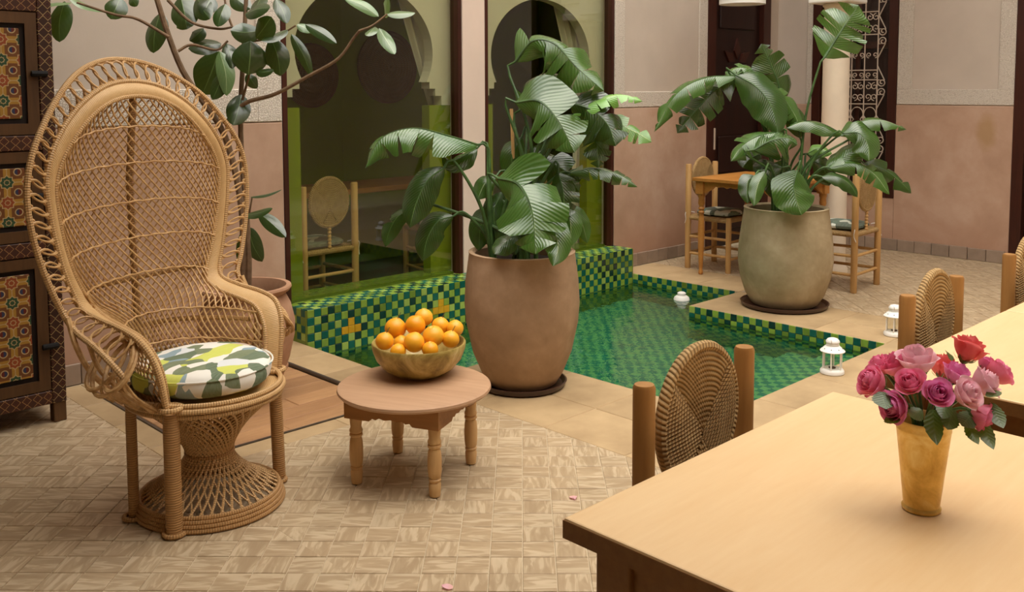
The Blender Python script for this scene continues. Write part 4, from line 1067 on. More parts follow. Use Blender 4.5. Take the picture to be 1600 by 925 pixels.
for a in (6.385, 7.065):
    for b in (3.655, 4.345):
        mb = MB(); mb.lathe(fprof, 16, (a, b, 0)); mb.box(a - .035, a + .035, b - .035, b + .035, .655, .757); mb.build('leg', MT['far_table'], ft, ox=o)
def fsc(p0, p1):
    L = p1 - p0; pts = [(p0, .757), (p0, .655)]
    for k in range(1, 24):
        s_ = k / 24; e_ = min(s_, 1 - s_)
        z = .66 + .05 * min(1, e_ * 6) + (.012 * abs(math.sin(s_ * 9 * math.pi)) if e_ > .12 else 0); pts.append((p0 + L * s_, z))
    return pts + [(p1, .655), (p1, .757)]
for yy in (3.64, 4.345): mb = MB(); mb.prism(fsc(6.42, 7.03), yy, yy + .018, 'y'); mb.build('apron', MT['far_table'], ft, smooth=False, fix=True, ox=o)
for xx in (6.37, 7.06): mb = MB(); mb.prism(fsc(3.69, 4.31), xx, xx + .018, 'x'); mb.build('apron', MT['far_table'], ft, smooth=False, fix=True, ox=o)

# ================================================================ vase and roses
VC = Vector((1.668, .662, .7502))
vase = MB(); VH = .166
vase.lathe([(0, .003), (.026, .0), (.0325, .001), (.0335, .006), (.0305, .010), (.0315, .018), (.036, .06), (.0415, .11), (.0455, .145), (.0462, .147), (.0462, .149), (.0463, .158), (.0475, VH - .002), (.047, VH), (.0455, VH - .002), (.044, .14), (.034, .05), (.028, .02), (0, .014)], 48)
tag(obj('brass_vase', vase.mesh('brass_vase', MT['brass']), loc=VC), 'tapered old brass vase holding roses on the nearest table', 'vase')
def petal_mesh(m, rad, hgt, wid, curl, cup, name='petal'):
    mb = MB()
    def fn(u, v):
        a = (u - .5) * 2 * wid * (.35 + .65 * math.sin(min(1, v * 1.25) * math.pi / 2)) * (1 - .55 * max(0, v - .72) / .28 * abs(u - .5) * 2)
        r_ = rad * (.22 + .78 * math.sin(min(1, v * 1.15) * math.pi / 2) ** .8) * (1 - cup * v * v) + curl * max(0, v - .62) ** 2 * 4
        z = hgt * (v - .10 * max(0, v - .8) * 5 * (abs(u - .5) * 2) ** 2) - curl * 1.2 * max(0, v - .78) ** 2 * 6
        return (r_ * math.cos(a), r_ * math.sin(a), z)
    mb.grid(fn, 8, 9); return mb.mesh(name, m)
def bud_mesh(m):
    mb = MB()
    for k in range(4):
        rr = .55 - .11 * k
        def fn(u, v, rr=rr, k=k):
            a = u * 4.4 + k * 1.9; r_ = rr * (.5 + .5 * math.sin(v * 2.4 + .2)) * (1 + .10 * u); return (r_ * math.cos(a), r_ * math.sin(a), 1.42 * v * (1 + .04 * k) + .05 * math.sin(3 * a) * v)
        mb.grid(fn, 18, 7)
    return mb.mesh('bud', m)
sepal = MB()
for k in range(5):
    a0 = 2 * math.pi * k / 5
    sepal.grid(lambda u, v, a0=a0: ((.25 + .5 * v) * math.cos(a0 + (u - .5) * .9 * (1 - v)), (.25 + .5 * v) * math.sin(a0 + (u - .5) * .9 * (1 - v)), -.06 + .35 * v * v), 3, 5)
sepal.lathe([(.0, -.25), (.12, -.22), (.26, -.08), (.3, .02)], 10, cap=False)
sepal = sepal.mesh('sepals', MT['rose_leaf'])
ROSE = {}
for nm in ('pink', 'pale', 'coral', 'magenta'):
    m = MT['rose_' + nm]; alt = MT['rose_pale'] if nm == 'pink' else m
    ROSE[nm] = (bud_mesh(m), petal_mesh(m, .66, 1.45, 1.25, .06, .16), petal_mesh(m, .80, 1.38, 1.15, .18, .10), petal_mesh(m, .93, 1.22, 1.05, .34, .02))
leaf_me = MB()
def rl(u, v): x = (u - .5) * 2 * .34 * math.sin(math.pi * min(1, v * .92 + .08)) ** .9 * (1 + .08 * math.sin(v * 40)); return (x, -.25 * v * v + .12 * abs(x), v)
leaf_me.grid(rl, 6, 14, uvf=lambda u, v: (v, u)); leaf_me = leaf_me.mesh('leaf', MT['rose_leaf'])
def basis(z, xh=Vector((1, 0, 0))):
    z = z.normalized(); x = (xh - z * xh.dot(z));
    if x.length < .05: x = Vector((0, 1, 0)) - z * z.y
    x.normalize(); y = z.cross(x); return x, y, z
def M4(x, y, z, c, s=1): return Matrix(((x.x * s, y.x * s, z.x * s, c.x), (x.y * s, y.y * s, z.y * s, c.y), (x.z * s, y.z * s, z.z * s, c.z), (0, 0, 0, 1)))
RS = [(1366, 598, 25, 'pink', -.02, (-.8, .25), 'leftmost pink rose hanging over the table edge side of the bouquet', .2), (1376, 573, 19, 'pink', .04, (-.6, .6), 'pink rose half hidden behind the leftmost rose', .1),
      (1402, 573, 24, 'pink', .03, (-.35, .8), 'pink rose left of the big pale rose at the top left', .3), (1433, 566, 29, 'pale', .0, (-.1, .9), 'largest pale pink open rose at the top left of the bouquet', .5),
      (1423, 600, 22, 'pink', -.05, (-.25, .3), 'small pink rose facing forward under the big pale rose', .8), (1401, 635, 25, 'magenta', -.05, (-.5, -.3), 'lilac pink rosebud drooping at the lower left above the vase rim', .3),
      (1464, 616, 22, 'magenta', -.08, (.0, .1), 'magenta rose in the middle of the bouquet, facing the viewer', 1.0), (1474, 575, 23, 'coral', .04, (.05, .8), 'coral rose behind the centre of the bouquet', .3),
      (1512, 548, 26, 'coral', .03, (.25, 1.0), 'coral red rose standing highest in the bouquet', .2), (1494, 586, 21, 'magenta', -.01, (.2, .5), 'deep pink rose right of the coral one behind the middle', .5),
      (1508, 616, 24, 'pale', -.07, (.2, .1), 'pale lilac pink rose right of the middle magenta one', .8), (1536, 600, 25, 'pale', -.03, (.45, .3), 'pale pink rose with long petals at the right of the bouquet', .5),
      (1557, 585, 23, 'pink', .03, (.8, .5), 'rightmost deep pink rose of the bouquet', .3), (1540, 571, 15, 'magenta', .05, (.5, .7), 'small dark magenta rose peeping out at the upper right', .3),
      (1529, 649, 22, 'pink', -.05, (.5, -.7), 'pink rose hanging lowest at the right side of the vase', .1)]
Dv = (VC + Vector((0, 0, .16)) - CAMP).dot(FW)
vtop = VC + Vector((0, 0, VH - .01))
for k, (x, y, rp, nm, dd, ax, lb, face) in enumerate(RS):
    D = Dv + dd; c = atD(x, y, D); rr = rp * D / FPX * 1.0
    axis = (RT * ax[0] + UP * ax[1] - FW * (face * .45) + (c - vtop).normalized() * .6).normalized()
    bx, by, bz = basis(axis, RT)
    base = c - bz * rr * .62
    root = thing('rose', lb, 'rose', base, 0, 'roses in the brass vase')
    root.matrix_world = M4(bx, by, bz, base)
    S = Matrix.Diagonal((rr, rr, rr, 1))
    bud, p1, p2, p3 = ROSE[nm]
    obj('bud', bud, root, mat=S)
    ph = random.uniform(0, 6)
    for q in range(3): obj('petal', p1, root, mat=S @ Matrix.Rotation(ph + q * 2.094, 4, 'Z'))
    for q in range(4): obj('petal', p2, root, mat=S @ Matrix.Rotation(ph + .6 + q * 1.571, 4, 'Z'))
    for q in range(4): obj('petal', p3, root, mat=S @ Matrix.Rotation(ph + 1.3 + q * 1.571 + random.uniform(-.2, .2), 4, 'Z') @ Matrix.Rotation(random.uniform(-.05, .14), 4, 'Y'))
    obj('sepals', sepal, root, mat=S)
    inv = root.matrix_world.inverted()
    end = vtop + Vector((random.uniform(-.012, .012), random.uniform(-.012, .012), -.06)); nk = vtop + (Vector((base.x, base.y, 0)) - Vector((vtop.x, vtop.y, 0))) * .28 + Vector((0, 0, .012))
    mb = MB(); mb.tube([inv @ p for p in crom([base - bz * rr * .2, base - bz * rr * .5 + (nk - base) * .2, nk, end], 12)], .0028, 6); mb.build('stem', MT['stem'], root)
# loose rose leaves are parts of the roses they grow on
RLF = [(6, (1458, 640), (1459, 692), .034), (14, (1512, 660), (1524, 694), .024), (14, (1535, 655), (1546, 700), .030), (11, (1550, 630), (1562, 668), .034), (5, (1388, 650), (1400, 664), .03), (7, (1466, 598), (1478, 590), .03),
       (8, (1490, 558), (1472, 553), .02), (0, (1378, 612), (1382, 640), .04), (10, (1490, 640), (1478, 672), .034), (6, (1440, 640), (1420, 655), .03), (10, (1520, 645), (1500, 668), .035), (9, (1480, 625), (1470, 655), .03), (12, (1545, 610), (1560, 622), .03)]
roses = [o for o in COL.objects if o.name.startswith('rose') and o.type == 'EMPTY' and o.get('category') == 'rose']
for ri, a, b, wd in RLF:
    pa, pb = atD(*a, Dv - .05), atD(*b, Dv - .07); L = (pb - pa).length * 1.1; zz = (pb - pa).normalized()
    nrm = (-FW * .6 + Vector((0, 0, 1)) * .5); xx = zz.cross(nrm).normalized(); yy = xx.cross(zz)
    Mw = Matrix(((xx.x * wd * 1.4, -yy.x * L, zz.x * L, pa.x), (xx.y * wd * 1.4, -yy.y * L, zz.y * L, pa.y), (xx.z * wd * 1.4, -yy.z * L, zz.z * L, pa.z), (0, 0, 0, 1)))
    obj('leaf', leaf_me, roses[ri], mat=roses[ri].matrix_world.inverted() @ Mw)

# ================================================================ white lanterns
def lantern(label, p):
    t = thing('lantern', label, 'lantern', (p.x, p.y, 0), R(20), 'white lanterns at the pool edge')
    mb = MB(); mb.lathe([(0, .0), (.058, 0), (.062, .004), (.062, .016), (.056, .024), (.05, .028), (0, .028)], 28); mb.build('base', MT['white'], t)
    for k in range(6):
        a = k * math.pi / 3; c, s = math.cos(a), math.sin(a); mb = MB(); mb.tube([(.05 * c, .05 * s, .024), (.05 * c, .05 * s, .118)], .0042, 6); mb.build('upright', MT['white'], t)
    mb = MB(); mb.lathe([(.047, .027), (.047, .117)], 28, cap=False); mb.build('glass', MT['lamp_glass'], t)
    rf = MB(); rf.lathe([(.052, .116), (.063, .118), (.064, .122), (.036, .148), (.030, .150), (0, .150)], 28); rf = rf.build('roof', MT['white'], t)
    for k in range(8):
        a = k * math.pi / 4; mb = MB(); mb.lathe([(0, 0), (.0028, 0), (.0028, .003), (0, .003)], 6, (.05 * math.cos(a), .05 * math.sin(a), .1345)); mb.build('vent_hole', MT['black'], rf)
    mb = MB(); mb.lathe([(.030, .149), (.033, .152), (.033, .166), (.036, .168), (.035, .174), (.026, .185), (.01, .19), (0, .19)], 24); mb.build('cap', MT['white'], t)
    mb = MB(); mb.tube(crom([(-.035, 0, .165), (-.042, 0, .176), (-.036, .004, .186)], 8), .0015, 5); mb.build('handle', MT['iron'], t)
    mb = MB(); mb.lathe([(0, .0285), (.018, .0285), (.018, .034), (0, .034)], 14); mb.build('tealight', MT['saucer'], t)
lantern('white metal lantern beside the near right corner of the pool', atZ(1300, 583, 0)); lantern('white metal lantern half hidden by the chair post behind the roses', atZ(1397, 524, 0))

# ================================================================ big pots
def pot(label, cat_lb, c, prof, m, sr):
    s = MB(); s.lathe([(0, 0), (sr * .9, 0), (sr, .008), (sr + .012, .032), (sr + .004, .034), (sr - .012, .016), (0, .012)], 48)
    tag(obj('pot_saucer', s.mesh('pot_saucer', MT['saucer']), loc=c), cat_lb, 'saucer')
    t = thing('plant_pot', label, 'pot', (c[0], c[1], .0125))
    mb = MB(); rim = prof[-1]; inner = [(rim[0] - .02, rim[1] + .002), (rim[0] - .032, rim[1] - .01), (rim[0] - .03, rim[1] - .12)]
    mb.lathe([(0, 0)] + prof + inner, 64, cap=False); mb.build('pot_body', MT[m], t)
    mb = MB(); mb.lathe([(0, rim[1] - .05), (rim[0] * .5, rim[1] - .045), (rim[0] - .03, rim[1] - .06)], 32, cap=False); mb.build('soil', MT['soil'], t)
    return t
PL, PR = Vector((3.335, 3.335, 0)), Vector((5.86, 3.30, 0))
potL = pot('large tan clay pot standing by the left of the pool', 'dark brown saucer under the left pot', PL, [(.155, 0), (.175, .012), (.205, .06), (.25, .17), (.282, .32), (.290, .42), (.284, .53), (.272, .62), (.266, .665), (.268, .675)], 'clay_warm', .215)
potR = pot('large sandy clay pot standing on the far side of the pool', 'dark brown saucer under the right pot', PR, [(.20, 0), (.225, .015), (.265, .08), (.303, .20), (.318, .31), (.312, .43), (.298, .54), (.284, .63), (.281, .66), (.284, .672)], 'clay_grey', .285)

# ================================================================ leaf blades
def blade(mid, hw, nh, droop=.3, splits=(), n=22, m=5, base_w=.12, tipp=1.0, wav=0.0, lean=.22, prof=None):
    """mid: smooth midrib points; hw: half width (m); nh: upward-facing hint; splits: (t, side)"""
    P = mid; N_ = len(P)
    def pos(t):
        x = max(0, min(.99999, t)) * (N_ - 1); i = int(x); return P[i].lerp(P[i + 1], x - i)
    Ln = sum((a - b).length for a, b in zip(P, P[1:]))
    def W_(t):
        if prof: return prof(t)
        return max(.0, (base_w + (1 - base_w) * min(1, t / .22) ** .7) * (1 - max(0, (t - .45) / .55) ** 2.2) ** tipp)
    mb = MB()
    for side in (-1, 1):
        cuts = sorted([t for t, s in splits if s == side]); segs = list(zip([0] + cuts, cuts + [1]))
        for si, (ta, tb) in enumerate(segs):
            k = max(3, int(n * (tb - ta)) + 2); tm = (ta + tb) / 2
            def fn(u, v, ta=ta, tb=tb, tm=tm, si=si):
                t = ta + (tb - ta) * u
                g = (.10 + .26 * abs(math.sin(si * 3.7 + side + ta * 11))) * v ** 1.6
                lo_ = si > 0; hi_ = si < len(segs) - 1
                if (u < .5 and lo_) or (u > .5 and hi_): t2 = tm + (t - tm) * (1 - g)
                else: t2 = t
                p = pos(t2); tg = (pos(t2 + .02) - pos(t2 - .02)).normalized()
                nn = nh - tg * nh.dot(tg); nn = nn.normalized() if nn.length > 1e-4 else tg.orthogonal().normalized()
                s_ = tg.cross(nn)
                x = hw * W_(t) * v; an = droop * (.35 + .75 * v) + (.30 * math.sin(si * 2.3 + side) * v if splits else 0)
                return p + s_ * (side * x * math.cos(an)) - nn * (x * math.sin(an)) + tg * (x * lean) + nn * (wav * hw * v * math.sin(t * 17 + side))
            mb.grid(fn, k, m, uvf=lambda u, v, ta=ta, tb=tb, side=side: ((ta + (tb - ta) * u) * Ln / .5, .5 + side * .5 * v))
    return mb
UPV = Vector((0, 0, 1)); TOC = -FW
def pleaf(root, pts, D0, D1, hwpx, k=.5, droop=.4, splits=(), m='strel', wav=.05, n=22, **kw):
    cp = [atD(x, y, D0 + (D1 - D0) * i / (len(pts) - 1)) for i, (x, y) in enumerate(pts)]
    mid = crom(cp, 26); nh = (UPV * (1 - k) + TOC * k)
    if 'side' in kw: nh = nh + RT * kw.pop('side')
    hw = hwpx * (D0 + D1) / 2 / FPX
    splits = list(splits)
    if hwpx >= 19 and len(splits) > 0:
        for sd_ in (-1, 1):
            for t_ in [.22 + .13 * q for q in range(6)]:
                t_ += random.uniform(-.04, .04)
                if random.random() < .6 and all(abs(t_ - a_) > .07 or b_ != sd_ for a_, b_ in splits): splits.append((t_, sd_))
    b = blade(mid, hw, nh, droop, splits, n=n, wav=wav, **kw)
    o = b.build('leaf', MT[m], root, ox=root.location)
    rib = MB(); rib.tube([p - nh.normalized() * .002 for p in mid], [.0055 * (1 - .8 * i / 25) * hw / .1 for i in range(26)], 5); rib.build('midrib', MT['stem'], o, ox=root.location)
    return cp[0], (cp[0] - cp[1]).normalized()
def stalk(root, soil, base, r0=.011, r1=.006, bend=.55, nm='stalk', back=None):
    d = base - soil; q = soil + Vector((d.x * .25, d.y * .25, d.z * bend))
    pts = [soil, q, base] if back is None else [soil, q, base + back * .06, base]
    P = crom(pts, 22); mb = MB(); mb.tube(P, [r0 + (r1 - r0) * i / 21 for i in range(22)], 8); mb.build(nm, MT['stem'], root, ox=root.location)
def S(*a): return [(t, s) for t, s in a]
# ---- left plant
gL = thing('bird_of_paradise_plant', 'bird of paradise plant with torn broad leaves in the left pot', 'plant', (PL.x, PL.y, .63))
DL = (PL + Vector((0, 0, .9)) - CAMP).dot(FW)
LL = [ # points, d0, d1, half width px, camera weight, droop, splits, material
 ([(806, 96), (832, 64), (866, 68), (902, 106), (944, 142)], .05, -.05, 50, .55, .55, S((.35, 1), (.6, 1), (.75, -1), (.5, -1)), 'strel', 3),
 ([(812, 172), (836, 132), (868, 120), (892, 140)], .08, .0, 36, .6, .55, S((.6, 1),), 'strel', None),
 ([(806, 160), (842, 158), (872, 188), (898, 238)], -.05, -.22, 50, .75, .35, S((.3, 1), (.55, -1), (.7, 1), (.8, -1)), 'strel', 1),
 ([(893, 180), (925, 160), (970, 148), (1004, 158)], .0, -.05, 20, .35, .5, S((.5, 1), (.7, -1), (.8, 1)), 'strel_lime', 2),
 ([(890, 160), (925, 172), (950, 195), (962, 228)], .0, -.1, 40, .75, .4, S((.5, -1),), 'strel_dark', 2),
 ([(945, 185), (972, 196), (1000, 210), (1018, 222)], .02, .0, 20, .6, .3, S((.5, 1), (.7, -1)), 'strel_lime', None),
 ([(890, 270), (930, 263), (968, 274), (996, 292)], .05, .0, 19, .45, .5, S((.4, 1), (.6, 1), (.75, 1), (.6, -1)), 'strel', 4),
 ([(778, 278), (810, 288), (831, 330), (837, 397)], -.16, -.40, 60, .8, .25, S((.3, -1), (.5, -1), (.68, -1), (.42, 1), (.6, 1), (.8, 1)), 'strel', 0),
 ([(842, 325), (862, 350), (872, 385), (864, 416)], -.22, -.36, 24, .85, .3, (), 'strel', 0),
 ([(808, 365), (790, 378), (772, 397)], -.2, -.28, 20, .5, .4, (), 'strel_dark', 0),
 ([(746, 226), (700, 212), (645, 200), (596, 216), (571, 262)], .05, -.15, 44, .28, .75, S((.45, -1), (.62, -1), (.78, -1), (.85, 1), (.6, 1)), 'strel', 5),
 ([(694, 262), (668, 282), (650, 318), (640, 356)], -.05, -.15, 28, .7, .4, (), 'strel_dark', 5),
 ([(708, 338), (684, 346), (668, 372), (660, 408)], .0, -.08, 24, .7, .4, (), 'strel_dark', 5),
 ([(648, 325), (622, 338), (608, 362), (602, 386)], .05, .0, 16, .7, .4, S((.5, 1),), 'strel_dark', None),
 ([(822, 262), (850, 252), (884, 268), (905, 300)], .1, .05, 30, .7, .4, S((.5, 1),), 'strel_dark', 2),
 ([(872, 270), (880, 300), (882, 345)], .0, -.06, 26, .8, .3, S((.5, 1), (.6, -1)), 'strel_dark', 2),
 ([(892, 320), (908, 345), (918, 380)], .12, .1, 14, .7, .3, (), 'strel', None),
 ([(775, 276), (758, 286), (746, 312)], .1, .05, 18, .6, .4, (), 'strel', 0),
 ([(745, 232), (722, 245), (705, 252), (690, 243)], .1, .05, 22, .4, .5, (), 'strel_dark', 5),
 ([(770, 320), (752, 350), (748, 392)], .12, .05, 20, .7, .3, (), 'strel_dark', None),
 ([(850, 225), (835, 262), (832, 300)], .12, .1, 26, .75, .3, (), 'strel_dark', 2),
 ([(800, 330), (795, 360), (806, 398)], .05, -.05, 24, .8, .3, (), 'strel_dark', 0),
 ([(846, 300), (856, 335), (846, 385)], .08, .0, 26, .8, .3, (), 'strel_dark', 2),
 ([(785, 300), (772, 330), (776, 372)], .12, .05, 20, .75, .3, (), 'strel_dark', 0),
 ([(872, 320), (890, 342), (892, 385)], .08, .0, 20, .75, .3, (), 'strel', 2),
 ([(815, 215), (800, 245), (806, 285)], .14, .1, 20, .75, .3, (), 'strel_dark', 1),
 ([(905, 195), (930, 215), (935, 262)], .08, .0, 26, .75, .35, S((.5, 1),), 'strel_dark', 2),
]
SOILL = PL + Vector((0, 0, .625))
anchors = [(.02, -.10), (.03, -.02), (.0, .02), (.08, -.05), (-.03, .05), (-.16, .02)]
for i, (pts, a, b, h, k, dr, sp, m, an) in enumerate(LL):
    bpt, bk = pleaf(gL, pts, DL + a, DL + b, h, k, dr, sp, m)
    if an is None: an = i % 6
    sx, sy = anchors[an]
    stalk(gL, SOILL + RT * (sx * .9 + random.uniform(-.02, .02)) + Vector((FW.x, FW.y, 0)) * (sy + random.uniform(-.03, .03)), bpt, .012, .006, .6, back=bk)
mb = MB(); mb.tube([SOILL + RT * -.02 + FW * .12, atD(799, 170, DL + .12)], .009, 6); mb.build('cane_stake', MT['post_light'], gL, ox=gL.location)
# ---- right plant
gR = thing('bird_of_paradise_plant', 'bird of paradise plant with one tall leaf in the right pot', 'plant', (PR.x, PR.y, .63))
DR = (PR + Vector((0, 0, .9)) - CAMP).dot(FW)
LR = [
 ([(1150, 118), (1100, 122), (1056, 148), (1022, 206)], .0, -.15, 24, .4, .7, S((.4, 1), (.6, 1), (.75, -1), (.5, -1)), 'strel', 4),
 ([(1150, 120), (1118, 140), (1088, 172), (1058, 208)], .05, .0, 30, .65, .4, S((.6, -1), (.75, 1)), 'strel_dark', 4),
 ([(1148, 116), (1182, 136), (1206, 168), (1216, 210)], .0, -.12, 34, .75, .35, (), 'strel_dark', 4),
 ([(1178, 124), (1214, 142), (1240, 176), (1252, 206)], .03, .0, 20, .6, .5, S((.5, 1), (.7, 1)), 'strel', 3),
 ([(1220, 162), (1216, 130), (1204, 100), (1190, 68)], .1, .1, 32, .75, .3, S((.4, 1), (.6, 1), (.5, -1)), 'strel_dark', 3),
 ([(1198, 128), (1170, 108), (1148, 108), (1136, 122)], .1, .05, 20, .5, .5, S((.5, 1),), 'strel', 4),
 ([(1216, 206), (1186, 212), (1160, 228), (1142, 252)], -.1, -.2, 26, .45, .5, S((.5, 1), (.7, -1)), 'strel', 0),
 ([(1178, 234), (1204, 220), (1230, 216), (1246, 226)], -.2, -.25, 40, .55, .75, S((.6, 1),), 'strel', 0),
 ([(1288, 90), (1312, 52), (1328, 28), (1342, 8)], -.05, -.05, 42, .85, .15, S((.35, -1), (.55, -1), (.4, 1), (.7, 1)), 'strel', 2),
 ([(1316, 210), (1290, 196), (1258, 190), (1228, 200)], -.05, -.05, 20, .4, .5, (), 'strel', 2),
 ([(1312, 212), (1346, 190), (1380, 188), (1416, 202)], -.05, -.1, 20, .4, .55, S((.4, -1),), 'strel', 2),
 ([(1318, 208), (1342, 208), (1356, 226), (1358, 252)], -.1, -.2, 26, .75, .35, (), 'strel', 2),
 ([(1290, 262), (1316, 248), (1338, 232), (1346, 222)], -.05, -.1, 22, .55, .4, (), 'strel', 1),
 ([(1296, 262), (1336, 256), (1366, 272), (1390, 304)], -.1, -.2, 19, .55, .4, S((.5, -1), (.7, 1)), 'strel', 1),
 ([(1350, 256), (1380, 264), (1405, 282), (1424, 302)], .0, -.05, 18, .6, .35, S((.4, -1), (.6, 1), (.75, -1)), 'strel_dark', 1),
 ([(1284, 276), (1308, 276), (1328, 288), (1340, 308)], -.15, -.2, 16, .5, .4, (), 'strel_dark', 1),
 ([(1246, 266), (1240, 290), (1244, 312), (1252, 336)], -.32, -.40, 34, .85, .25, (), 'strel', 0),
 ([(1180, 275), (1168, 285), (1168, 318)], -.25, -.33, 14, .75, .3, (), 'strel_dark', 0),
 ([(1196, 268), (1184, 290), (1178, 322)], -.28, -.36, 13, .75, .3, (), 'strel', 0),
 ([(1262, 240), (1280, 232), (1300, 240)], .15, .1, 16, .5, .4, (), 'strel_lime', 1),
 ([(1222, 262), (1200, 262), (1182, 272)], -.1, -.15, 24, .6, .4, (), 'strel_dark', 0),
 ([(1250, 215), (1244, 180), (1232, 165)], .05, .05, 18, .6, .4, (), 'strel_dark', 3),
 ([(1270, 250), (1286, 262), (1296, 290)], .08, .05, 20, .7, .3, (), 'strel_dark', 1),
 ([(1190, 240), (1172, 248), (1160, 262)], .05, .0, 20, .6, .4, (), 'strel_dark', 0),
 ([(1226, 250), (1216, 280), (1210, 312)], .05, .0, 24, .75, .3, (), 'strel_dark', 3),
]
SOILR = PR + Vector((0, 0, .615))
anchors = [(-.05, -.08), (.08, -.02), (.05, .02), (.02, .05), (-.04, .04)]
for i, (pts, a, b, h, k, dr, sp, m, an) in enumerate(LR):
    bpt, bk = pleaf(gR, pts, DR + a, DR + b, h, k, dr, sp, m)
    sx, sy = anchors[an]
    stalk(gR, SOILR + RT * (sx * 1.2 + random.uniform(-.03, .03)) + Vector((FW.x, FW.y, 0)) * (sy + random.uniform(-.04, .04)), bpt, .012, .0065, .6, back=bk)

# ---- rubber plant in the jar behind the peacock chair
JC = Vector((2.24, 4.12, .003))
jar = thing('terracotta_jar', 'rosy clay jar half hidden behind the peacock chair', 'jar', JC)
mb = MB(); mb.lathe([(0, 0), (.12, 0), (.135, .02), (.165, .10), (.20, .20), (.225, .31), (.228, .38), (.21, .46), (.19, .50), (.185, .515), (.205, .53), (.215, .545), (.212, .555), (.19, .555), (.175, .52), (.17, .45)], 48, cap=False); mb.build('jar_body', MT['clay_pink'], jar)
mb = MB()
for k in range(56):
    a = 2 * math.pi * k / 56; c, s = math.cos(a), math.sin(a); mb.lathe([(0, -.012), (.006, -.006), (.007, 0), (.004, .006), (0, .008)], 6, (.186 * c, .186 * s, .155))
mb.tube([(.187 * math.cos(2 * math.pi * k / 48), .187 * math.sin(2 * math.pi * k / 48), .163) for k in range(48)], .004, 5, True); mb.build('beaded_collar', MT['clay_pink'], jar)
mb = MB(); mb.lathe([(0, .50), (.178, .49)], 24, cap=False); mb.build('soil', MT['soil'], jar)
fic = thing('rubber_plant', 'tall rubber plant with dark oval leaves behind the peacock chair', 'plant', (JC.x, JC.y, .49))
DF = (JC + Vector((0, 0, 1.2)) - CAMP).dot(FW)
def branch(pts, d0, d1, r0, r1, nm='branch'):
    cp = [atD(x, y, DF + d0 + (d1 - d0) * i / (len(pts) - 1)) if not isinstance(x, Vector) else x for i, (x, y) in enumerate(pts)]
    P = crom(cp, 30); mb = MB(); mb.tube(P, [r0 + (r1 - r0) * i / 29 for i in range(30)], 8); mb.build(nm, MT['bark'], fic, ox=fic.location)
jx, jy, jd = proj(JC + Vector((0, 0, .49)))
branch([(jx + 3, jy), (388, 380), (378, 250), (376, 170), (380, 90), (386, -30)], jd - DF, 0, .016, .010, 'trunk')
branch([(jx - 5, jy), (378, 330), (352, 215), (312, 152), (284, 108), (262, 52), (243, -8)], jd - DF, -.1, .018, .013, 'trunk')
branch([(352, 193), (382, 162), (430, 147), (480, 120), (528, 92), (552, 60), (562, 48)], 0, -.15, .011, .006)
branch([(562, 48), (582, 40), (605, 22)], -.15, -.15, .006, .004)
branch([(264, 58), (215, 30), (180, 23), (120, 4)], -.1, -.2, .008, .005)
branch([(278, 80), (300, 70), (338, 78), (356, 64)], -.1, -.05, .007, .005)
branch([(262, 0), (298, 34), (340, 45), (364, 42)], -.08, -.05, .008, .005)
branch([(384, 66), (430, 58), (462, 40)], 0, -.05, .006, .004)
branch([(378, 158), (386, 130), (390, 114)], 0, -.05, .007, .005)
branch([(383, 400), (388, 345), (394, 308)], .05, .0, .006, .004)
branch([(370, 60), (355, 20), (350, -10)], 0, .0, .006, .005)
FL = [((112, 4), (52, 14), 13, .2, 'p'), ((101, 2), (93, 66), 17, .8, 'd'), ((166, 18), (108, -4), 12, .3, 'p'), ((188, -4), (173, 30), 16, .7, 'd'), ((204, -6), (214, 10), 8, .6, 'd'), ((250, 20), (240, 83), 19, .8, 'd'),
      ((282, -6), (292, 46), 21, .8, 'd'), ((308, -4), (328, 30), 15, .7, 'd'), ((352, 6), (340, 42), 13, .7, 'd'), ((383, 22), (422, 12), 15, .6, 'd'), ((431, -2), (448, 37), 11, .7, 'd'), ((318, 44), (296, 64), 12, .6, 'd'),
      ((346, 68), (294, 76), 16, .6, 'd'), ((342, 80), (316, 148), 28, .85, 'd'), ((343, 80), (354, 150), 13, .7, 'p'), ((406, 48), (360, 48), 16, .8, 'd'), ((388, 117), (391, 64), 25, .85, 'd'), ((400, 60), (424, 26), 18, .7, 'd'),
      ((424, 60), (438, 119), 17, .8, 'd'), ((386, 115), (402, 138), 9, .7, 'd'), ((400, 112), (428, 110), 8, .6, 'd'), ((377, 147), (364, 196), 17, .8, 'd'), ((354, 68), (363, 107), 12, .7, 'd'), ((449, 46), (408, 64), 12, .6, 'd'),
      ((477, 38), (526, 68), 9, .6, 'd'), ((455, 53), (487, 119), 9, .5, 'd'), ((464, 38), (488, 50), 8, .5, 'p'), ((592, 26), (538, -3), 9, .5, 'p'), ((602, 28), (606, -4), 8, .6, 'p'), ((604, 22), (649, 20), 9, .5, 'p'),
      ((592, 44), (617, 85), 10, .6, 'p'), ((586, 42), (572, 56), 9, .6, 'p'), ((391, 308), (441, 296), 5, .3, 'd'), ((383, 336), (426, 326), 9, .5, 'd'), ((404, 332), (447, 371), 11, .6, 'd'), ((388, 354), (410, 409), 13, .75, 'd'),
      ((386, 354), (377, 422), 13, .75, 'd'), ((330, -6), (318, 24), 14, .7, 'd'), ((362, -8), (392, 14), 14, .7, 'd'), ((410, -8), (398, 22), 13, .7, 'd'), ((446, 96), (404, 84), 13, .7, 'd'), ((300, 10), (276, 44), 15, .7, 'd'), ((350, 110), (332, 156), 14, .75, 'd')]
ell = lambda t: math.sin(math.pi * min(1, t ** .9)) ** .62 if t < 1 else 0
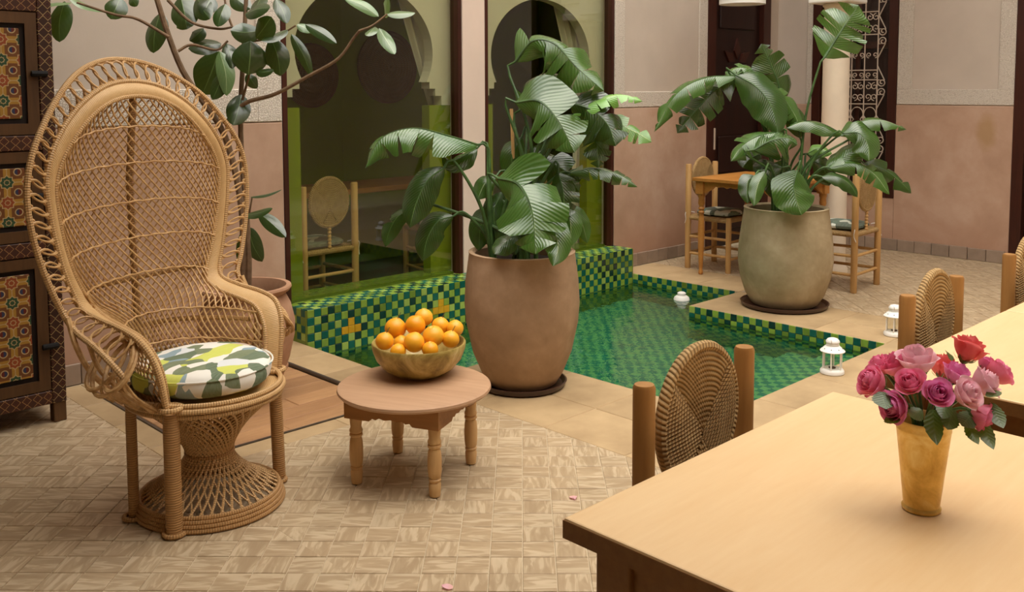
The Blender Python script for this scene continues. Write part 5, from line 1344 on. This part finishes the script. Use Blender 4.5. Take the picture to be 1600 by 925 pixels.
for i, (a, b, h, k, c) in enumerate(FL):
    d = random.uniform(-.14, .10); D0 = DF + d; v = Vector((b[0] - a[0], b[1] - a[1], 0)); nrm = Vector((-v.y, v.x, 0)).normalized() * v.length * random.uniform(-.07, .07)
    mx = ((a[0] + b[0]) / 2 + nrm.x, (a[1] + b[1]) / 2 + nrm.y)
    D1 = D0 + random.uniform(-.10, .02)
    cp = [atD(*a, D0), atD(*mx, (D0 + D1) / 2 - .01), atD(*b, D1)]; mid = crom(cp, 12)
    nh = UPV * (1 - k) + TOC * k + RT * random.uniform(-.3, .3)
    bl = blade(mid, h * 1.12 * D0 / FPX, nh, .22, n=12, m=4, prof=ell, lean=.05)
    bl.build('leaf', MT['ficus' if c == 'd' else 'ficus_pale'], fic, ox=fic.location)

mb = MB(); mb.box(1.3, 7.08, -2.6, -.9, 3.35, 3.5); structure(mb.build('ceiling_shade_slab_rear', MT['plaster'], smooth=False))  # added unseen slab, narrows the sky opening for more directional light
# ================================================================ column, pendant lamp, room behind glass
colm = thing('column', 'ivory round plaster column behind the right-hand plant', 'column', (7.255, 3.665, 0))
mb = MB(); mb.lathe([(0, 0), (.125, 0), (.125, .03), (.112, .05), (.107, .10), (.105, 1.2), (.102, 2.14), (.115, 2.15), (.115, 2.165), (.108, 2.17)], 40); mb.build('shaft', MT['column'], colm)
mb = MB(); mb.box(-.17, .17, -.17, .17, 2.17, 2.24); mb.box(-.15, .15, -.15, .15, 2.24, 2.34); mb.box(-.18, .18, -.18, .18, 2.34, 2.42); mb.build('capital', MT['white'], colm, smooth=False, bevel=.012)
mb = MB(); mb.box(-.16, .16, -.16, .16, 2.42, 2.75); mb.build('impost_block', MT['column'], colm, smooth=False, bevel=.006)
lp = atD(1160, 6, 7.7)
lamp = thing('pendant_lamp', 'white drum lampshade whose lower rim shows above the dark door', 'lamp', (lp.x, lp.y, lp.z - .005))
mb = MB(); mb.lathe([(.182, .0), (.185, .0), (.18, .30), (.177, .30), (.182, .004)], 40, cap=False); mb.build('lamp_shade', MT['white'], lamp)
mb = MB(); mb.lathe([(0, .012), (.181, .012), (.181, .016), (0, .016)], 40); mb.build('diffuser', MT['white'], lamp)
mb = MB(); mb.tube([(0, 0, .30), (0, 0, 1.2)], .004, 6); mb.build('cord', MT['black'], lamp)
mb = MB(); mb.tube([(-.18, 0, .298), (.18, 0, .298)], .004, 6); mb.build('spider', MT['iron'], lamp)
# gallery slab over the far right corner, carried by the column
mb = MB(); mb.box(7.08, WD, -2.6, WA, 5.0, 5.15); structure(mb.build('ceiling_gallery', MT['plaster'], smooth=False))
mb = MB(); mb.box(7.12, 7.39, 3.45, 3.88, 2.75, 5.0); structure(mb.build('trim_1', MT['plaster'], smooth=False))
mb = MB(); mb.box(-2.6, 1.3, -2.6, WA, 3.35, 3.5); structure(mb.build('ceiling_shade_slab_left', MT['plaster'], smooth=False))  # unseen overhang, added and widened to shade the left side
for (x, y, r_, lb) in ((487, 118, .25, 'woven palm disc on the green wall, left one behind the left window'), (607, 105, .30, 'large dark woven palm disc on the green wall behind the left window'), (885, 170, .26, 'woven palm disc on the green wall behind the right window')):
    p = atY(x, y, RYB - .03); t = thing('wall_basket', lb, 'basket', (p.x, RYB - .012, p.z), 0, 'woven discs on the indoor wall')
    for k in range(9):
        rr = r_ * (k + 1) / 9; mb = MB(); mb.tube([(rr * math.cos(a), -.008 - .03 * (1 - (rr / r_) ** 2), rr * math.sin(a)) for a in [2 * math.pi * j / 36 for j in range(36)]], r_ / 15, 6, True); mb.build('coil', MT['basket'], t)
    mb = MB(); mb.lathe([(0, 0), (r_ * .98, 0), (r_ * .98, .006), (0, .006)], 36); 
    mb.v = [(x_, -z_, y_) for x_, y_, z_ in mb.v]; mb.build('backing', MT['basket'], t)
def curtain(lb, top, mid_, bot, Y, wt, wm, wb_):
    t = thing('curtain', lb, 'curtain', (bot[0], Y, bot[1]), 0, 'white curtains behind the glass')
    P = crom([(top[0], 0, top[1]), ((top[0] * .35 + mid_[0] * .65), 0, (top[1] * .4 + mid_[1] * .6)), (mid_[0], 0, mid_[1]), ((mid_[0] + bot[0]) / 2, 0, (mid_[1] + bot[1]) / 2), (bot[0], 0, bot[1])], 40)
    mb = MB()
    def fn(u, v):
        x = u * 39; i = min(38, int(x)); p = P[i].lerp(P[i + 1], x - i)
        W = wt + (wm - wt) * min(1, u / .55) if u < .55 else wm + (wb_ - wm) * (u - .55) / .45
        return (p.x + (v - .5) * W - bot[0], .018 * math.sin(v * 22 + 2 * math.sin(u * 3)), p.z - bot[1])
    mb.grid(fn, 60, 48); mb.build('cloth', MT['curtain'], t)
    mb = MB(); c = (mid_[0] - bot[0], 0, mid_[1] - bot[1]); mb.tube([(c[0] + (wm / 2 + .01) * math.cos(a), .03 * math.sin(a), c[2] + .01 * math.cos(a)) for a in [2 * math.pi * j / 20 for j in range(20)]], .012, 6, True); mb.build('tie_band', MT['curtain'], t)
a, b, c = atY(628, 0, 5.23), atY(690, 210, 5.23), atY(682, 425, 5.23)
curtain('white tied curtain hanging behind the left window', (a.x, 2.5), (b.x, b.z), (c.x, .02), 5.23, .34, .11, .20)
a, b, c = atY(870, 0, 5.23), atY(906, 150, 5.23), atY(900, 400, 5.23)
curtain('white tied curtain hanging behind the right window', (a.x, 2.5), (b.x, b.z), (c.x, .02), 5.23, .30, .10, .16)
a, b, c = atY(440, 100, 5.22), atY(440, 330, 5.22), atY(458, 445, 5.22)
curtain('hem of a white curtain in the lower left corner of the left window', (a.x - .1, 2.5), (b.x - .08, b.z), (c.x - .02, .02), 5.22, .16, .06, .22)
it = thing('indoor_table', 'dark wooden table in the room behind the glass', 'table', (4.3, 6.2, 0)); o = it.location
mb = MB(); mb.box(3.3, 5.9, 5.9, 6.45, .71, .75); mb.build('table_top', MT['far_table'], it, smooth=False, ox=o, bevel=.004)
for x in (3.36, 5.8):
    for y in (5.95, 6.36): mb = MB(); mb.box(x, x + .06, y, y + .06, 0, .71); mb.build('leg', MT['far_table'], it, smooth=False, ox=o)

# fallen rose petals on the floor tiles
for x, y, lb in ((896, 778, 'pale pink petal fallen on the floor tiles left of the nearest table'), (699, 918, 'pale pink petal fallen on the floor at the bottom picture edge')):
    p = atZ(x, y, .002); mb = MB()
    mb.grid(lambda u, v: ((u - .5) * .03 * math.sin(math.pi * (.15 + .8 * v)), (v - .5) * .034, .001 + .006 * ((u - .5) * 2) ** 2 * v), 6, 6)
    o = obj('fallen_petal', mb.mesh('fallen_petal', MT['rose_pale']), loc=p); o.rotation_euler = (0, 0, x * .01); tag(o, lb, 'petal')
